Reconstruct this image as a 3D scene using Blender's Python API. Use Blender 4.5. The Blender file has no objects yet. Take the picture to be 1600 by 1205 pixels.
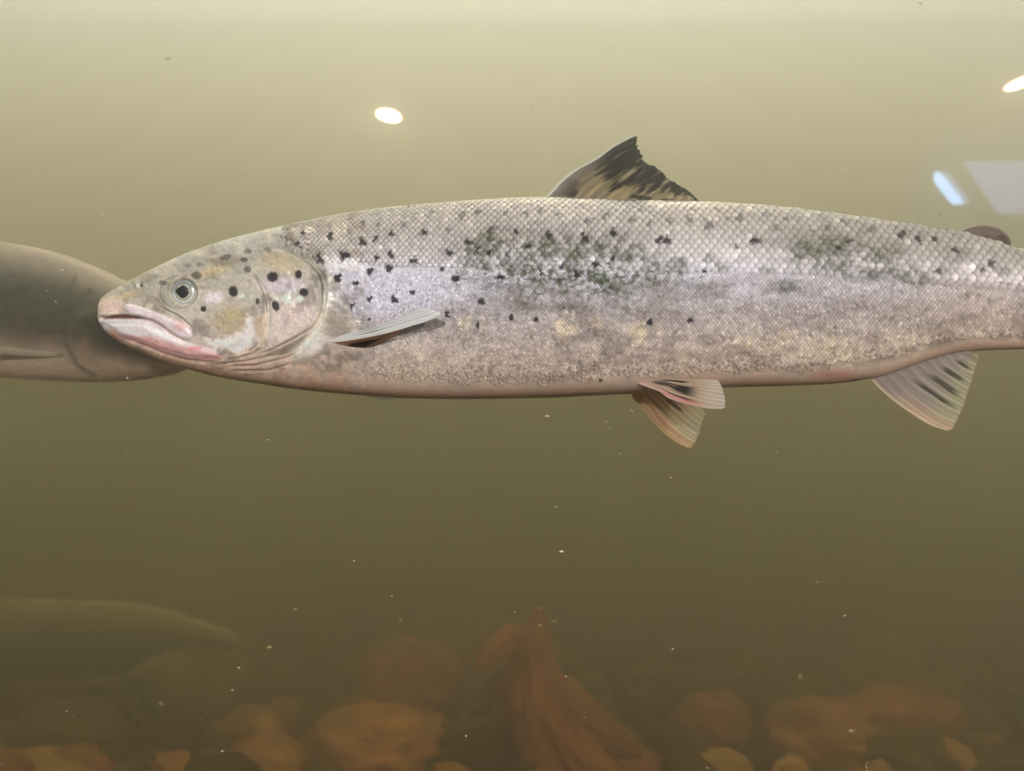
import bpy, math, random
import numpy as np
from mathutils import Vector

# ------------------------------------------------------------------ camera, sky, sun, exposure
sc = bpy.context.scene
C = sc.collection
F = 800 / math.tan(math.radians(29))          # focal length in photograph pixels (1600 wide)
CU, CV = 800.0, 602.5
cam_data = bpy.data.cameras.new('camera')
cam = bpy.data.objects.new('camera', cam_data)
C.objects.link(cam)
sc.camera = cam
cam.rotation_euler = (math.pi / 2, 0, 0)
cam_data.sensor_width = 36
cam_data.lens = 18 / math.tan(math.radians(29))
cam_data.clip_start = 0.01
cam_data.clip_end = 200
cam_data.dof.use_dof = True
cam_data.dof.focus_distance = 0.672
cam_data.dof.aperture_fstop = 3.6

SUN_EL, SUN_AZ = 72.0, 180.0                   # high, from behind the fish
world = bpy.data.worlds.new('World')
sc.world = world
world.use_nodes = True
wn = world.node_tree
sky = wn.nodes.new('ShaderNodeTexSky')
sky.sky_type = 'NISHITA'
sky.sun_disc = False
sky.sun_elevation = math.radians(SUN_EL)
sky.sun_rotation = math.radians(180 + SUN_AZ)
sky.dust_density = 3.0
wn.links.new(sky.outputs[0], wn.nodes['Background'].inputs[0])
wn.nodes['Background'].inputs[1].default_value = 0.15
sun = bpy.data.lights.new('sun', 'SUN')
sun.energy = 5.0
sun.angle = math.radians(10)
sun.color = (1.0, 0.995, 0.97)
sun_o = bpy.data.objects.new('sun', sun)
C.objects.link(sun_o)
_e, _a = math.radians(SUN_EL), math.radians(SUN_AZ)
sun_o.rotation_euler = Vector((-math.cos(_e) * math.sin(_a), math.cos(_e) * math.cos(_a), -math.sin(_e))).to_track_quat('-Z', 'Y').to_euler()
vs = sc.view_settings
vs.view_transform = 'Standard'
vs.look = 'None'
vs.gamma = 1
vs.use_curve_mapping = False
vs.exposure = 0.76
sc.cycles.volume_bounces = 4
sc.cycles.max_bounces = 10
sc.cycles.transparent_max_bounces = 16
sc.cycles.use_denoising = True
sc.cycles.sample_clamp_indirect = 4.0

rng = np.random.default_rng(11)
random.seed(5)
LAMP_POWER = 21.0

# ------------------------------------------------------------------ small helpers
def lin(c):
    c = np.asarray(c, float) / 255.0
    return np.where(c <= 0.04045, c / 12.92, ((c + 0.055) / 1.055) ** 2.4)

def sstep(a, b, x):
    t = np.clip((np.asarray(x, float) - a) / (b - a), 0, 1)
    return t * t * (3 - 2 * t)

def _hash(ix, iy, seed):
    h = (ix.astype(np.int64) * 374761393 + iy.astype(np.int64) * 668265263 + seed * 1274126177) & 0xffffffff
    h = ((h ^ (h >> 13)) * 1274126177) & 0xffffffff
    return ((h ^ (h >> 16)) & 0xffff) / 65535.0

def noise(x, y, seed=0):
    x, y = np.asarray(x, float), np.asarray(y, float)
    ix, iy = np.floor(x), np.floor(y)
    fx, fy = x - ix, y - iy
    fx, fy = fx * fx * (3 - 2 * fx), fy * fy * (3 - 2 * fy)
    a, b = _hash(ix, iy, seed), _hash(ix + 1, iy, seed)
    c, d = _hash(ix, iy + 1, seed), _hash(ix + 1, iy + 1, seed)
    return a + (b - a) * fx + (c - a) * fy + (a - b - c + d) * fx * fy

def fbm(x, y, seed=0, octs=4):
    s, amp, tot = 0.0, 1.0, 0.0
    for o in range(octs):
        s = s + amp * noise(np.asarray(x) * 2 ** o, np.asarray(y) * 2 ** o, seed + o * 17)
        tot += amp
        amp *= 0.55
    return s / tot

def pchip(pts, x):
    p = np.array(pts, float)
    X, Y = p[:, 0], p[:, 1]
    h = np.diff(X)
    dl = np.diff(Y) / h
    m = np.zeros(len(X))
    for i in range(1, len(X) - 1):
        if dl[i - 1] * dl[i] > 0:
            w1, w2 = 2 * h[i] + h[i - 1], h[i] + 2 * h[i - 1]
            m[i] = (w1 + w2) / (w1 / dl[i - 1] + w2 / dl[i])
    m[0], m[-1] = dl[0], dl[-1]
    x = np.clip(x, X[0], X[-1])
    i = np.clip(np.searchsorted(X, x, side='right') - 1, 0, len(h) - 1)
    t = (x - X[i]) / h[i]
    return (Y[i] * (1 + 2 * t) * (1 - t) ** 2 + m[i] * h[i] * t * (1 - t) ** 2 + Y[i + 1] * t * t * (3 - 2 * t) + m[i + 1] * h[i] * t * t * (t - 1))

def curve(pts, n):
    """n points evenly along a smooth curve through pts"""
    p = np.array(pts, float)
    if len(p) < 3:
        t = np.linspace(0, 1, n)[:, None]
        return p[0] * (1 - t) + p[-1] * t
    d = np.concatenate([[0], np.cumsum(np.linalg.norm(np.diff(p, axis=0), axis=1))])
    t = np.linspace(0, d[-1], n)
    return np.stack([pchip(np.stack([d, p[:, k]], 1), t) for k in range(p.shape[1])], 1)

def seg_dist(u, v, pts):
    """distance to a polyline, and position along it 0..1"""
    p = np.array(pts, float)
    L = np.linalg.norm(np.diff(p, axis=0), axis=1)
    cum = np.concatenate([[0], np.cumsum(L)])
    best = np.full(np.shape(u), 1e9)
    along = np.zeros(np.shape(u))
    for i in range(len(p) - 1):
        a, d = p[i], p[i + 1] - p[i]
        t = np.clip(((u - a[0]) * d[0] + (v - a[1]) * d[1]) / (d @ d), 0, 1)
        q = np.hypot(u - a[0] - t * d[0], v - a[1] - t * d[1])
        s = q < best
        best = np.where(s, q, best)
        along = np.where(s, (cum[i] + t * L[i]) / cum[-1], along)
    return best, along

def poly_sd(u, v, pts):
    """signed distance to a closed polygon, positive inside"""
    p = np.array(pts, float)
    q = np.concatenate([p, p[:1]])
    d, _ = seg_dist(u, v, q)
    ins = np.zeros(np.shape(u), bool)
    for i in range(len(p)):
        x1, y1, x2, y2 = *q[i], *q[i + 1]
        if y1 == y2:
            continue
        c = ((y1 > v) != (y2 > v)) & (u < (x2 - x1) * (v - y1) / (y2 - y1) + x1)
        ins ^= c
    return np.where(ins, d, -d)

def blob(u, v, cu, cv, ru, rv, rot=0.0):
    c, s = math.cos(rot), math.sin(rot)
    a, b = (u - cu) * c + (v - cv) * s, -(u - cu) * s + (v - cv) * c
    return np.hypot(a / ru, b / rv)

def mix(col, c, f):
    f = np.clip(f, 0, 1)[..., None]
    return col * (1 - f) + np.asarray(c) * f

def mesh_obj(name, verts, faces, mat, parent=None, col=None, smooth=True, alpha=None):
    """faces: list of int arrays (n,3) or (n,4)"""
    me = bpy.data.meshes.new(name)
    verts = np.asarray(verts, np.float32)
    if not isinstance(faces, (list, tuple)):
        faces = [faces]
    me.vertices.add(len(verts))
    me.vertices.foreach_set('co', verts.ravel())
    idx = np.concatenate([f.ravel() for f in faces]).astype(np.int32)
    tot = np.concatenate([np.full(len(f), f.shape[1]) for f in faces]).astype(np.int32)
    st = np.concatenate([[0], np.cumsum(tot)[:-1]]).astype(np.int32)
    me.loops.add(len(idx))
    me.loops.foreach_set('vertex_index', idx)
    me.polygons.add(len(tot))
    me.polygons.foreach_set('loop_start', st)
    me.polygons.foreach_set('loop_total', tot)
    me.polygons.foreach_set('use_smooth', np.full(len(tot), smooth))
    if col is not None:
        a = me.color_attributes.new('Col', 'FLOAT_COLOR', 'POINT')
        al = np.ones(len(verts)) if alpha is None else alpha
        a.data.foreach_set('color', np.concatenate([col, np.asarray(al)[:, None]], 1).astype(np.float32).ravel())
    me.update(calc_edges=True)
    me.validate()
    me.materials.append(mat)
    o = bpy.data.objects.new(name, me)
    C.objects.link(o)
    if parent is not None:
        o.parent = parent
    return o

def empty(name, loc):
    o = bpy.data.objects.new(name, None)
    o.location = loc
    C.objects.link(o)
    return o

def tag(o, label=None, cat=None, group=None, kind=None):
    for k, x in (('label', label), ('category', cat), ('group', group), ('kind', kind)):
        if x:
            o[k] = x
    return o

def grid_faces(n, m, wrap=False, base=0, flip=False):
    i, j = np.meshgrid(np.arange(n - 1), np.arange(m if wrap else m - 1), indexing='ij')
    j2 = (j + 1) % m
    f = np.stack([i * m + j, (i + 1) * m + j, (i + 1) * m + j2, i * m + j2], -1).reshape(-1, 4) + base
    return f[:, ::-1] if flip else f

def box_mesh(name, lo, hi, mat):
    v = [(x, y, z) for x in (lo[0], hi[0]) for y in (lo[1], hi[1]) for z in (lo[2], hi[2])]
    f = np.array([(0, 1, 3, 2), (4, 6, 7, 5), (0, 4, 5, 1), (2, 3, 7, 6), (0, 2, 6, 4), (1, 5, 7, 3)])
    return mesh_obj(name, v, f, mat, smooth=False)

# ------------------------------------------------------------------ materials
def new_mat(name):
    m = bpy.data.materials.new(name)
    m.use_nodes = True
    return m, m.node_tree, m.node_tree.nodes['Principled BSDF']

def attr_mat(name, rough=0.4, metal=0.0, spec=0.5, coat=0.0, bump=0.0, bscale=900.0, alpha=False, sss=0.0, trans=0.0):
    m, nt, b = new_mat(name)
    a = nt.nodes.new('ShaderNodeAttribute')
    a.attribute_name = 'Col'
    nt.links.new(a.outputs['Color'], b.inputs['Base Color'])
    nt.links.new(a.outputs['Color'], b.inputs['Specular Tint'])
    b.inputs['Roughness'].default_value = rough
    b.inputs['Metallic'].default_value = metal
    b.inputs['Specular IOR Level'].default_value = spec
    b.inputs['Coat Weight'].default_value = coat
    b.inputs['Coat Roughness'].default_value = 0.25
    if sss:
        b.inputs['Subsurface Weight'].default_value = sss
        b.inputs['Subsurface Radius'].default_value = (0.006, 0.003, 0.002)
        b.inputs['Subsurface Scale'].default_value = 1.0
    if alpha:
        nt.links.new(a.outputs['Alpha'], b.inputs['Alpha'])
    if bump:
        tc = nt.nodes.new('ShaderNodeTexCoord')
        nz = nt.nodes.new('ShaderNodeTexNoise')
        nz.inputs['Scale'].default_value = bscale
        nz.inputs['Detail'].default_value = 4
        bp = nt.nodes.new('ShaderNodeBump')
        bp.inputs['Strength'].default_value = bump
        bp.inputs['Distance'].default_value = 0.0006
        nt.links.new(tc.outputs['Object'], nz.inputs['Vector'])
        nt.links.new(nz.outputs['Fac'], bp.inputs['Height'])
        nt.links.new(bp.outputs['Normal'], b.inputs['Normal'])
    if trans:
        out = nt.nodes['Material Output']
        tl = nt.nodes.new('ShaderNodeBsdfTranslucent')
        mx = nt.nodes.new('ShaderNodeMixShader')
        mx.inputs[0].default_value = trans
        nt.links.new(a.outputs['Color'], tl.inputs['Color'])
        nt.links.new(b.outputs[0], mx.inputs[1])
        nt.links.new(tl.outputs[0], mx.inputs[2])
        nt.links.new(mx.outputs[0], out.inputs['Surface'])
        if alpha:
            tr = nt.nodes.new('ShaderNodeBsdfTransparent')
            m2 = nt.nodes.new('ShaderNodeMixShader')
            nt.links.new(a.outputs['Alpha'], m2.inputs[0])
            nt.links.new(tr.outputs[0], m2.inputs[1])
            nt.links.new(mx.outputs[0], m2.inputs[2])
            nt.links.new(m2.outputs[0], out.inputs['Surface'])
            b.inputs['Alpha'].default_value = 1.0
            for l in list(b.inputs['Alpha'].links):
                nt.links.remove(l)
    return m

M_skin = attr_mat('fish_skin', rough=0.32, spec=0.8, coat=0.55, bump=0.5, bscale=600, sss=0.08)
M_scale = attr_mat('fish_scale', rough=0.46, metal=0.08, spec=0.55, coat=0.0)
M_fin = attr_mat('fish_fin', rough=0.35, spec=0.5, alpha=True, trans=0.5)
M_eye = attr_mat('fish_eye', rough=0.06, spec=0.8, coat=0.6)
M_far = attr_mat('far_fish_skin', rough=0.5, bump=0.4, bscale=500)
M_fleck = attr_mat('fleck', rough=0.6)
M_wood = attr_mat('waterlogged_wood', rough=0.8, bump=0.8, bscale=120)
M_rock = attr_mat('river_stone', rough=0.8, bump=0.8, bscale=90)

def noise_mat(name, c1, c2, scale, rough=0.9, bump=0.5):
    m, nt, b = new_mat(name)
    tc = nt.nodes.new('ShaderNodeTexCoord')
    nz = nt.nodes.new('ShaderNodeTexNoise')
    nz.inputs['Scale'].default_value = scale
    nz.inputs['Detail'].default_value = 8
    cr = nt.nodes.new('ShaderNodeValToRGB')
    cr.color_ramp.elements[0].position, cr.color_ramp.elements[1].position = 0.35, 0.65
    cr.color_ramp.elements[0].color, cr.color_ramp.elements[1].color = (*c1, 1), (*c2, 1)
    bp = nt.nodes.new('ShaderNodeBump')
    bp.inputs['Strength'].default_value = bump
    bp.inputs['Distance'].default_value = 0.01
    nt.links.new(tc.outputs['Object'], nz.inputs['Vector'])
    nt.links.new(nz.outputs['Fac'], cr.inputs[0])
    nt.links.new(cr.outputs[0], b.inputs['Base Color'])
    nt.links.new(nz.outputs['Fac'], bp.inputs['Height'])
    nt.links.new(bp.outputs[0], b.inputs['Normal'])
    b.inputs['Roughness'].default_value = rough
    return m

M_bed = noise_mat('silty_bed', (0.07, 0.05, 0.028), (0.16, 0.105, 0.06), 9)
M_wall = noise_mat('tank_concrete', (0.025, 0.025, 0.016), (0.045, 0.042, 0.028), 4)

def emit_mat(name, col, strength):
    m, nt, b = new_mat(name)
    b.inputs['Base Color'].default_value = (0.1, 0.1, 0.1, 1)
    b.inputs['Emission Color'].default_value = (*col, 1)
    b.inputs['Emission Strength'].default_value = strength
    return m

# ------------------------------------------------------------------ water, bed, tank wall
Y0, YB, FLOOR, TOP = 0.643, 2.4, -0.402, 0.6
SCAT = (2.2, 2.2, 2.2)
ABSO = (1.17, 1.29, 1.92)
wm = bpy.data.materials.new('murky_water')
wm.use_nodes = True
wt = wm.node_tree
wt.nodes.remove(wt.nodes['Principled BSDF'])
v_s = wt.nodes.new('ShaderNodeVolumeScatter')
v_a = wt.nodes.new('ShaderNodeVolumeAbsorption')
v_add = wt.nodes.new('ShaderNodeAddShader')
v_s.inputs['Density'].default_value = max(SCAT)
v_s.inputs['Color'].default_value = (*[x / max(SCAT) for x in SCAT], 1)
v_s.inputs['Anisotropy'].default_value = 0.75
v_a.inputs['Density'].default_value = 2 * max(ABSO)
v_a.inputs['Color'].default_value = (*[1 - x / (2 * max(ABSO)) for x in ABSO], 1)
wt.links.new(v_s.outputs[0], v_add.inputs[0])
wt.links.new(v_a.outputs[0], v_add.inputs[1])
wt.links.new(v_add.outputs[0], wt.nodes['Material Output'].inputs['Volume'])
water = tag(box_mesh('water', (-2.6, Y0, FLOOR - 0.12), (2.6, YB - 0.02, TOP), wm), 'murky olive green water filling the tank', None, None, 'structure')
tag(box_mesh('wall', (-2.6, YB, FLOOR - 0.12), (2.6, YB + 0.15, 0.95), M_wall), 'dark rear wall of the tank lost in the murk', None, None, 'structure')

M_dark = noise_mat('dark_gallery_paint', (0.03, 0.03, 0.03), (0.05, 0.05, 0.05), 3)
tag(box_mesh('ceiling', (-4.0, -3.0, 0.92), (4.0, 0.6, 1.0), M_dark), 'unseen dark ceiling added to block the sky over the viewing side', None, None, 'structure')  # unseen, added to keep front sky light off the water
tag(box_mesh('wall', (-4.0, -3.15, -1.6), (4.0, -3.01, 1.0), M_dark), 'unseen dark wall added to block the sky behind the viewing side', None, None, 'structure')  # unseen too, added with the ceiling to cut the front sky

nx, ny = 260, 110
gx, gy = np.meshgrid(np.linspace(-2.55, 2.55, nx), np.linspace(Y0 + 0.02, YB + 0.05, ny), indexing='ij')
def bed_z(x, y):
    return FLOOR + 0.05 * (fbm(x * 2.3 + 9, y * 2.3, 3) - 0.5) + 0.012 * (fbm(x * 14, y * 14, 8) - 0.5)
bed = mesh_obj('riverbed', np.stack([gx, gy, bed_z(gx, gy)], -1).reshape(-1, 3), grid_faces(nx, ny), M_bed)
tag(bed, 'brown silty bed of the tank between the stones', None, None, 'structure')

def px(u, v, y):
    return Vector(((u - CU) / F * y, y, (CV - v) / F * y))

# ------------------------------------------------------------------ fish bodies
class Fish:
    """A body traced as rings; u, v are photograph pixels taken at the depth y0 of the fish's midplane."""
    def __init__(s, y0, us, top, bot, half, nnear, nfar, power, root):
        s.y0, s.k = y0, y0 / F
        s.us = np.asarray(us, float)
        s.top_p, s.bot_p, s.half_p = top, bot, half
        vt, vb, w = pchip(top, s.us), pchip(bot, s.us), pchip(half, s.us)
        th = np.concatenate([np.linspace(math.pi / 2, -math.pi / 2, nnear), np.linspace(-math.pi / 2, -3 * math.pi / 2, nfar + 2)[1:-1]])
        s.nn, s.nr = nnear, len(th)
        h, c = (vb - vt) / 2, (vb + vt) / 2
        ct, st = np.cos(th), np.sin(th)
        p = pchip(power, s.us)[:, None]
        U = np.repeat(s.us[:, None], s.nr, 1)
        V = c[:, None] - h[:, None] * st[None]
        W = -w[:, None] * np.sign(ct)[None] * np.abs(ct)[None] ** p * (1 - 0.10 * st[None])
        s.root = root
        s.P = np.stack([(U - CU) * s.k, y0 + W * s.k, (CV - V) * s.k], -1)
        s.T = np.clip((V - vt[:, None]) / np.maximum(vb - vt, 1)[:, None], 0, 1)
    def project(s, P):
        y = 2 * s.y0 - P[..., 1]
        yy = np.where(P[..., 1] > s.y0, y, P[..., 1])          # the far side carries the same markings
        return CU + P[..., 0] / yy * F, CV - P[..., 2] / yy * F
    def normals(s):
        du = np.gradient(s.P, axis=0)
        dv = np.roll(s.P, -1, 1) - np.roll(s.P, 1, 1)
        n = np.cross(du, dv)
        n /= np.maximum(np.linalg.norm(n, axis=-1, keepdims=True), 1e-12)
        ctr = s.P.mean(1, keepdims=True)
        if (n * (s.P - ctr)).sum() < 0:
            n = -n
        return n
    def displace(s, fn):
        N = s.normals()
        u, v = s.project(s.P)
        s.U0, s.V0 = u, v
        s.P = s.P + N * (fn(u, v, s.T) * s.k)[..., None]
    def build(s, name, col, mat):
        n, m = s.P.shape[:2]
        c0, c1 = s.P[0].mean(0), s.P[-1].mean(0)
        V = np.concatenate([s.P.reshape(-1, 3), c0[None], c1[None]]) - np.array(s.root.location)
        j = np.arange(m)
        f0 = np.stack([np.full(m, n * m), j, (j + 1) % m], 1)
        f1 = np.stack([np.full(m, n * m + 1), (n - 1) * m + (j + 1) % m, (n - 1) * m + j], 1)
        cc = np.concatenate([col.reshape(-1, 3), col[0].mean(0)[None], col[-1].mean(0)[None]])
        fs = [grid_faces(n, m, wrap=True), f0, f1]
        return mesh_obj(name, V, fs, mat, s.root, cc)
    def surface(s, u, v):
        """point on the near side that shows at photograph pixel (u, v)"""
        near = s.P[:, :s.nn]
        pu, pv = s.project(near)
        i = np.argmin((pu - u) ** 2 + (pv - v) ** 2)
        return near.reshape(-1, 3)[i], s.normals()[:, :s.nn].reshape(-1, 3)[i]

# ---- the main salmon: outline in photograph pixels
TOPP = [(156, 486), (156.6, 478), (158.5, 470), (162, 464.5), (175, 455.5), (200, 441.5), (245, 419), (297, 395.5), (350, 377.5), (402, 364), (455, 352), (507, 341), (553, 332.5), (620, 324), (694, 317.5), (770, 312), (840, 309), (890, 310.5), (989, 313.5), (1088, 315.5), (1180, 320), (1275, 330), (1371, 343), (1447, 355), (1500, 363), (1562, 380), (1600, 391), (1660, 408), (1720, 420), (1775, 418)]
BOTP = [(156, 486), (157.3, 494), (159, 500), (161.5, 506), (166, 516), (179, 528), (205, 543), (245, 560.5), (297, 577.5), (350, 591), (402, 599), (455, 607.5), (560, 617.5), (637, 622.5), (720, 624), (772, 623.5), (850, 622), (920, 619), (982, 616), (1060, 610), (1132, 606), (1220, 603.5), (1294, 600.5), (1340, 595), (1380, 587), (1420, 573), (1460, 560), (1500, 551), (1560, 547), (1600, 546), (1660, 535), (1720, 523), (1775, 526)]
HALF = [(156, 0), (157, 9), (160, 16), (166, 22), (180, 29), (205, 36), (245, 44), (297, 52), (350, 60), (402, 67), (455, 73), (500, 76), (560, 78), (700, 82), (850, 83), (1000, 79), (1132, 72), (1294, 60), (1420, 47), (1500, 40), (1600, 32), (1720, 22), (1775, 14)]
POW = [(156, 0.9), (250, 0.72), (450, 0.72), (700, 0.78), (1775, 0.85)]
us = np.concatenate([156 + 14 * np.linspace(0.0015, 1, 34) ** 2, np.arange(170.7, 520, 0.8), np.arange(520.5, 1776, 2.2)])
FY = 0.705
salmon = empty('salmon', ((830 - CU) / F * FY, FY, (CV - 622) / F * FY))
tag(salmon, 'large silver salmon with black spots and pink jaw filling the picture', 'salmon')
fish = Fish(FY, us, TOPP, BOTP, HALF, 300, 90, POW, salmon)

OPERC = [(414, 391), (436, 392), (463, 401), (486, 415), (499, 430), (504, 446), (504, 473), (499, 495), (488, 511), (456, 529), (423, 546), (405, 552), (380, 540), (370, 470), (390, 410)]
OPEDGE = OPERC[:12]
PREOP = [(392, 426), (399, 433), (408, 449), (414, 466), (416, 485), (417, 510), (415, 528), (408, 540), (394, 549), (370, 556), (345, 560)]
MOUTHHOLE = [(160, 496.5), (170, 493.8), (181, 491.6), (200, 491.8), (212, 494), (224, 497.2), (212, 497.4), (190, 496.8), (172, 497.4)]
SLIT = [(159, 497), (185, 496), (218, 496.5), (237, 501), (252, 509), (262, 517.5), (275, 526), (285, 531), (296, 534)]
MAXIL = [(195, 477), (201, 474.5), (213, 477), (225, 481), (250, 490), (275, 501), (292, 511), (299, 518), (301, 525), (297, 530), (288, 529.5), (276, 524.5), (263, 515.5), (252, 507), (238, 499), (219, 494.5), (203, 489), (196, 483)]
JAWLINE = [(180, 527), (205, 533), (232, 543), (256, 553), (287, 562.5), (320, 566), (350, 566)]
CREASE = [(247, 477), (260, 484), (278, 493), (294, 506), (303, 516)]
CLEITH = [(505, 440), (508, 463), (507, 490), (497, 512), (480, 538), (464, 553)]
BRANCH = [[(350, 573), (400, 571), (450, 558), (480, 541)], [(360, 580), (420, 579), (462, 566)], [(330, 571), (380, 565), (430, 555)]]
EYE = (287.5, 456.5)

def skin_disp(u, v, t):
    d = np.zeros_like(u)
    head = u < 560
    U, V = u[head], v[head]
    D = np.zeros_like(U)
    sd = poly_sd(U, V, OPERC)
    ed, al = seg_dist(U, V, OPEDGE)
    D += 4.0 * sstep(-1.6, 1.6, sd) * np.exp(-np.maximum(sd, 0) / 28) * sstep(0.0, 0.12, al) * sstep(400, 425, U)
    D -= 3.0 * np.exp(-((sd + 3.5) / 3.2) ** 2) * sstep(420, 450, U)
    pd, pa = seg_dist(U, V, PREOP)
    side = U - np.interp(V, [426, 449, 466, 485, 528, 540], [392, 408, 414, 416.5, 415, 408])
    D += 2.2 * np.exp(-(pd / 2.6) ** 2) * sstep(0, .25, pa) * sstep(1, .8, pa)
    D -= 2.2 * np.exp(-((side - 3) / 2.6) ** 2) * sstep(425, 435, V) * sstep(545, 535, V)
    D += 2.0 * sstep(0, -5, side) * np.exp(-np.maximum(-side, 0) / 35) * sstep(428, 450, V) * sstep(548, 535, V)
    cd, ca = seg_dist(U, V, CLEITH)
    D += 2.5 * np.exp(-(cd / 4.5) ** 2) * sstep(0, .2, ca)
    for b in BRANCH:
        bd, ba = seg_dist(U, V, b)
        D -= 1.6 * np.exp(-(bd / 2.0) ** 2) * sstep(0, .15, ba) * sstep(1, .85, ba)
    jd, ja = seg_dist(U, V, JAWLINE)
    D -= 2.2 * np.exp(-(jd / 2.6) ** 2) * sstep(0, .2, ja) * sstep(1, .8, ja)
    jb = poly_sd(U, V, [(163, 503), (220, 502), (262, 522), (296, 537), (345, 550), (350, 562), (290, 559), (232, 540), (185, 524)])
    D += 3.0 * sstep(-1, 9, jb)
    md = poly_sd(U, V, MAXIL)
    D += 2.6 * sstep(-2.2, 5.0, md) * sstep(192, 205, U)
    D -= .5 * np.exp(-((md + 3) / 2.2) ** 2) * sstep(225, 255, U)
    sl, sa = seg_dist(U, V, SLIT)
    D -= (6.0 - 4.2 * sa) * np.exp(-(sl / (2.2 - 0.8 * sa)) ** 2) * sstep(1.0, .85, sa)
    mh = poly_sd(U, V, MOUTHHOLE)
    D -= 5.5 * sstep(-.8, 2.2, mh)
    # lips
    D += 1.6 * np.exp(-((sl - 5.5) / 2.6) ** 2) * sstep(235, 205, U)
    kd, ka = seg_dist(U, V, CREASE)
    D -= 1.8 * np.exp(-(kd / 1.5) ** 2) * sstep(0, .2, ka) * sstep(1, .8, ka)
    eb = blob(U, V, EYE[0], EYE[1], 1, 1)
    D -= 5.0 * sstep(22, 17, eb)
    D += 1.0 * np.exp(-((eb - 22.5) / 2.4) ** 2)
    ob = blob(U, V, 279, 457, 30, 25)
    D -= .8 * np.exp(-((ob - 1) / 0.06) ** 2) * sstep(285, 265, U)
    D -= 4.0 * np.exp(-(blob(U, V, 220, 445.5, 2.6, 3.4, .3)) ** 2)
    D += 1.8 * np.exp(-(blob(U, V, 215, 447, 2.4, 4.0, .3)) ** 2)
    D -= 1.6 * np.exp(-(blob(U, V, 209, 449, 2.0, 2.6)) ** 2)
    D += 1.1 * (fbm(U / 16, V / 16, 31) - 0.5) + 0.7 * (fbm(U / 5, V / 5, 32) - .5)
    D += 1.0 * np.sin((U * 0.5 + V * 0.9) / 3.4 + 3 * fbm(U / 20, V / 20, 5)) * sstep(60, 0, np.hypot(U - 372, (V - 545) * 2.2)) * 0.8
    D *= sstep(0.0, 0.05, t[head] + 0.02 * 0) * sstep(1.0, 0.97, t[head]) * 0.85 + 0.15
    d[head] = D
    # lateral line groove and slight muscle waviness on the flank
    LL = np.interp(u, [505, 640, 960, 1220, 1333, 1447, 1523, 1600, 1775], [409, 414, 420, 424, 431, 440, 446, 454, 470])
    body = sstep(520, 600, u)
    d += body * (-0.8 * np.exp(-((v - LL) / 1.6) ** 2) + 2.5 * (fbm(u / 120, v / 70, 41, 2) - 0.5) * sstep(0, .12, t) * sstep(1, .9, t))
    return d
fish.displace(skin_disp)

# ---- pigment of the main salmon
HEADSPOTS = [(426, 433, 9, 8, 1, 0), (467, 429, 5.5, 6.5, 1, 0), (475, 457, 7.2, 6.4, 1, .3), (431, 478, 5.8, 8.6, 1, -.35), (365, 455.5, 7.3, 9, 1, -.2), (318, 483, 5, 4.6, 1, .4), (403, 471, 3.6, 5, .9, 0), (387, 421, 5.6, 5, .75, 0), (381.5, 406, 6, 4, .7, 0), (387, 392.5, 6.5, 4.5, .6, 0), (352.6, 402, 10, 4, .65, -.25), (307, 430.5, 8.5, 6, .75, .2), (254, 442, 6, 4, .7, .2), (312, 413.5, 6, 4, .5, 0), (293.5, 415, 5, 3.5, .4, 0), (492, 435, 5, 6, .4, 0), (494, 447, 4, 5, .45, 0), (452, 447, 5.5, 5.5, .3, 0), (418, 391, 7, 4, .5, .3)]
BODYSPOTS = [(473, 364, 5), (466, 382, 6), (500.6, 403, 9), (537, 399, 9), (516, 369, 6), (545, 361, 5), (567, 377, 7), (588, 372, 6), (611, 365.5, 6), (589.5, 404, 6.5), (611, 397, 6.5), (578, 424, 7), (607, 418.5, 7), (643, 408, 6.5), (651, 409, 6), (527, 435, 8), (555.7, 442.5, 6.5), (578, 468, 5.5), (616, 467, 7), (644, 456.6, 5.5), (550.6, 478, 6.5), (576, 499, 3), (630, 352, 5), (661.5, 363.5, 6.5), (701, 361.5, 7), (722, 338, 6), (747.5, 332.5, 5.5), (568, 347.4, 4), (591, 351, 4), (767, 360, 8), (790, 332, 5.5), (822, 335, 6), (807, 364, 5.5), (824, 384, 6.5), (732, 379, 7), (702, 394.5, 7), (747.5, 391.7, 6.5), (765, 394.5, 5), (792.6, 396, 8), (711, 435.4, 7.5), (691, 421, 4), (781, 432.6, 7), (751.7, 471.5, 6.5), (699, 492.7, 5.5), (747, 508.7, 5.5), (799, 497.5, 5.5), (838, 499, 4), (859.5, 366, 8), (914.5, 372, 8), (920, 344, 6.5), (873.6, 335, 6), (944, 338, 6.5), (986.4, 342, 7.5), (959.6, 363.5, 9), (1014.6, 348, 5.5), (1048.5, 345, 6.5), (1076.7, 341, 7.5), (1107.7, 351, 9), (1134.5, 342, 6.5), (1155.7, 341, 7), (1210.7, 356.4, 7.5), (1028.7, 375, 8), (1043, 376, 8), (1150.6, 385.5, 6), (1179.7, 377.6, 8), (958, 401.6, 6), (933, 414, 7.5), (879, 417, 4.5), (847, 427, 6), (902.6, 428, 7), (1100.7, 423.6, 3.5), (1016, 504, 6.5), (1078, 500, 5.5), (937.5, 594, 2.5), (1226, 340, 5), (1268, 359, 7), (1294, 355.6, 6.5), (1304, 385, 7), (1327, 378, 7), (1363, 357.6, 7), (1409, 366, 7.5), (1436.5, 374, 6), (1460.5, 373, 5), (1495, 391, 6), (1549.5, 412, 7), (1465.5, 425, 6.5), (1535, 421, 5), (1640, 430, 6), (1680, 441, 5), (676, 330, 4), (845, 330, 4), (1000, 330, 4.5), (1120, 328, 4), (1320, 345, 4)]
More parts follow.
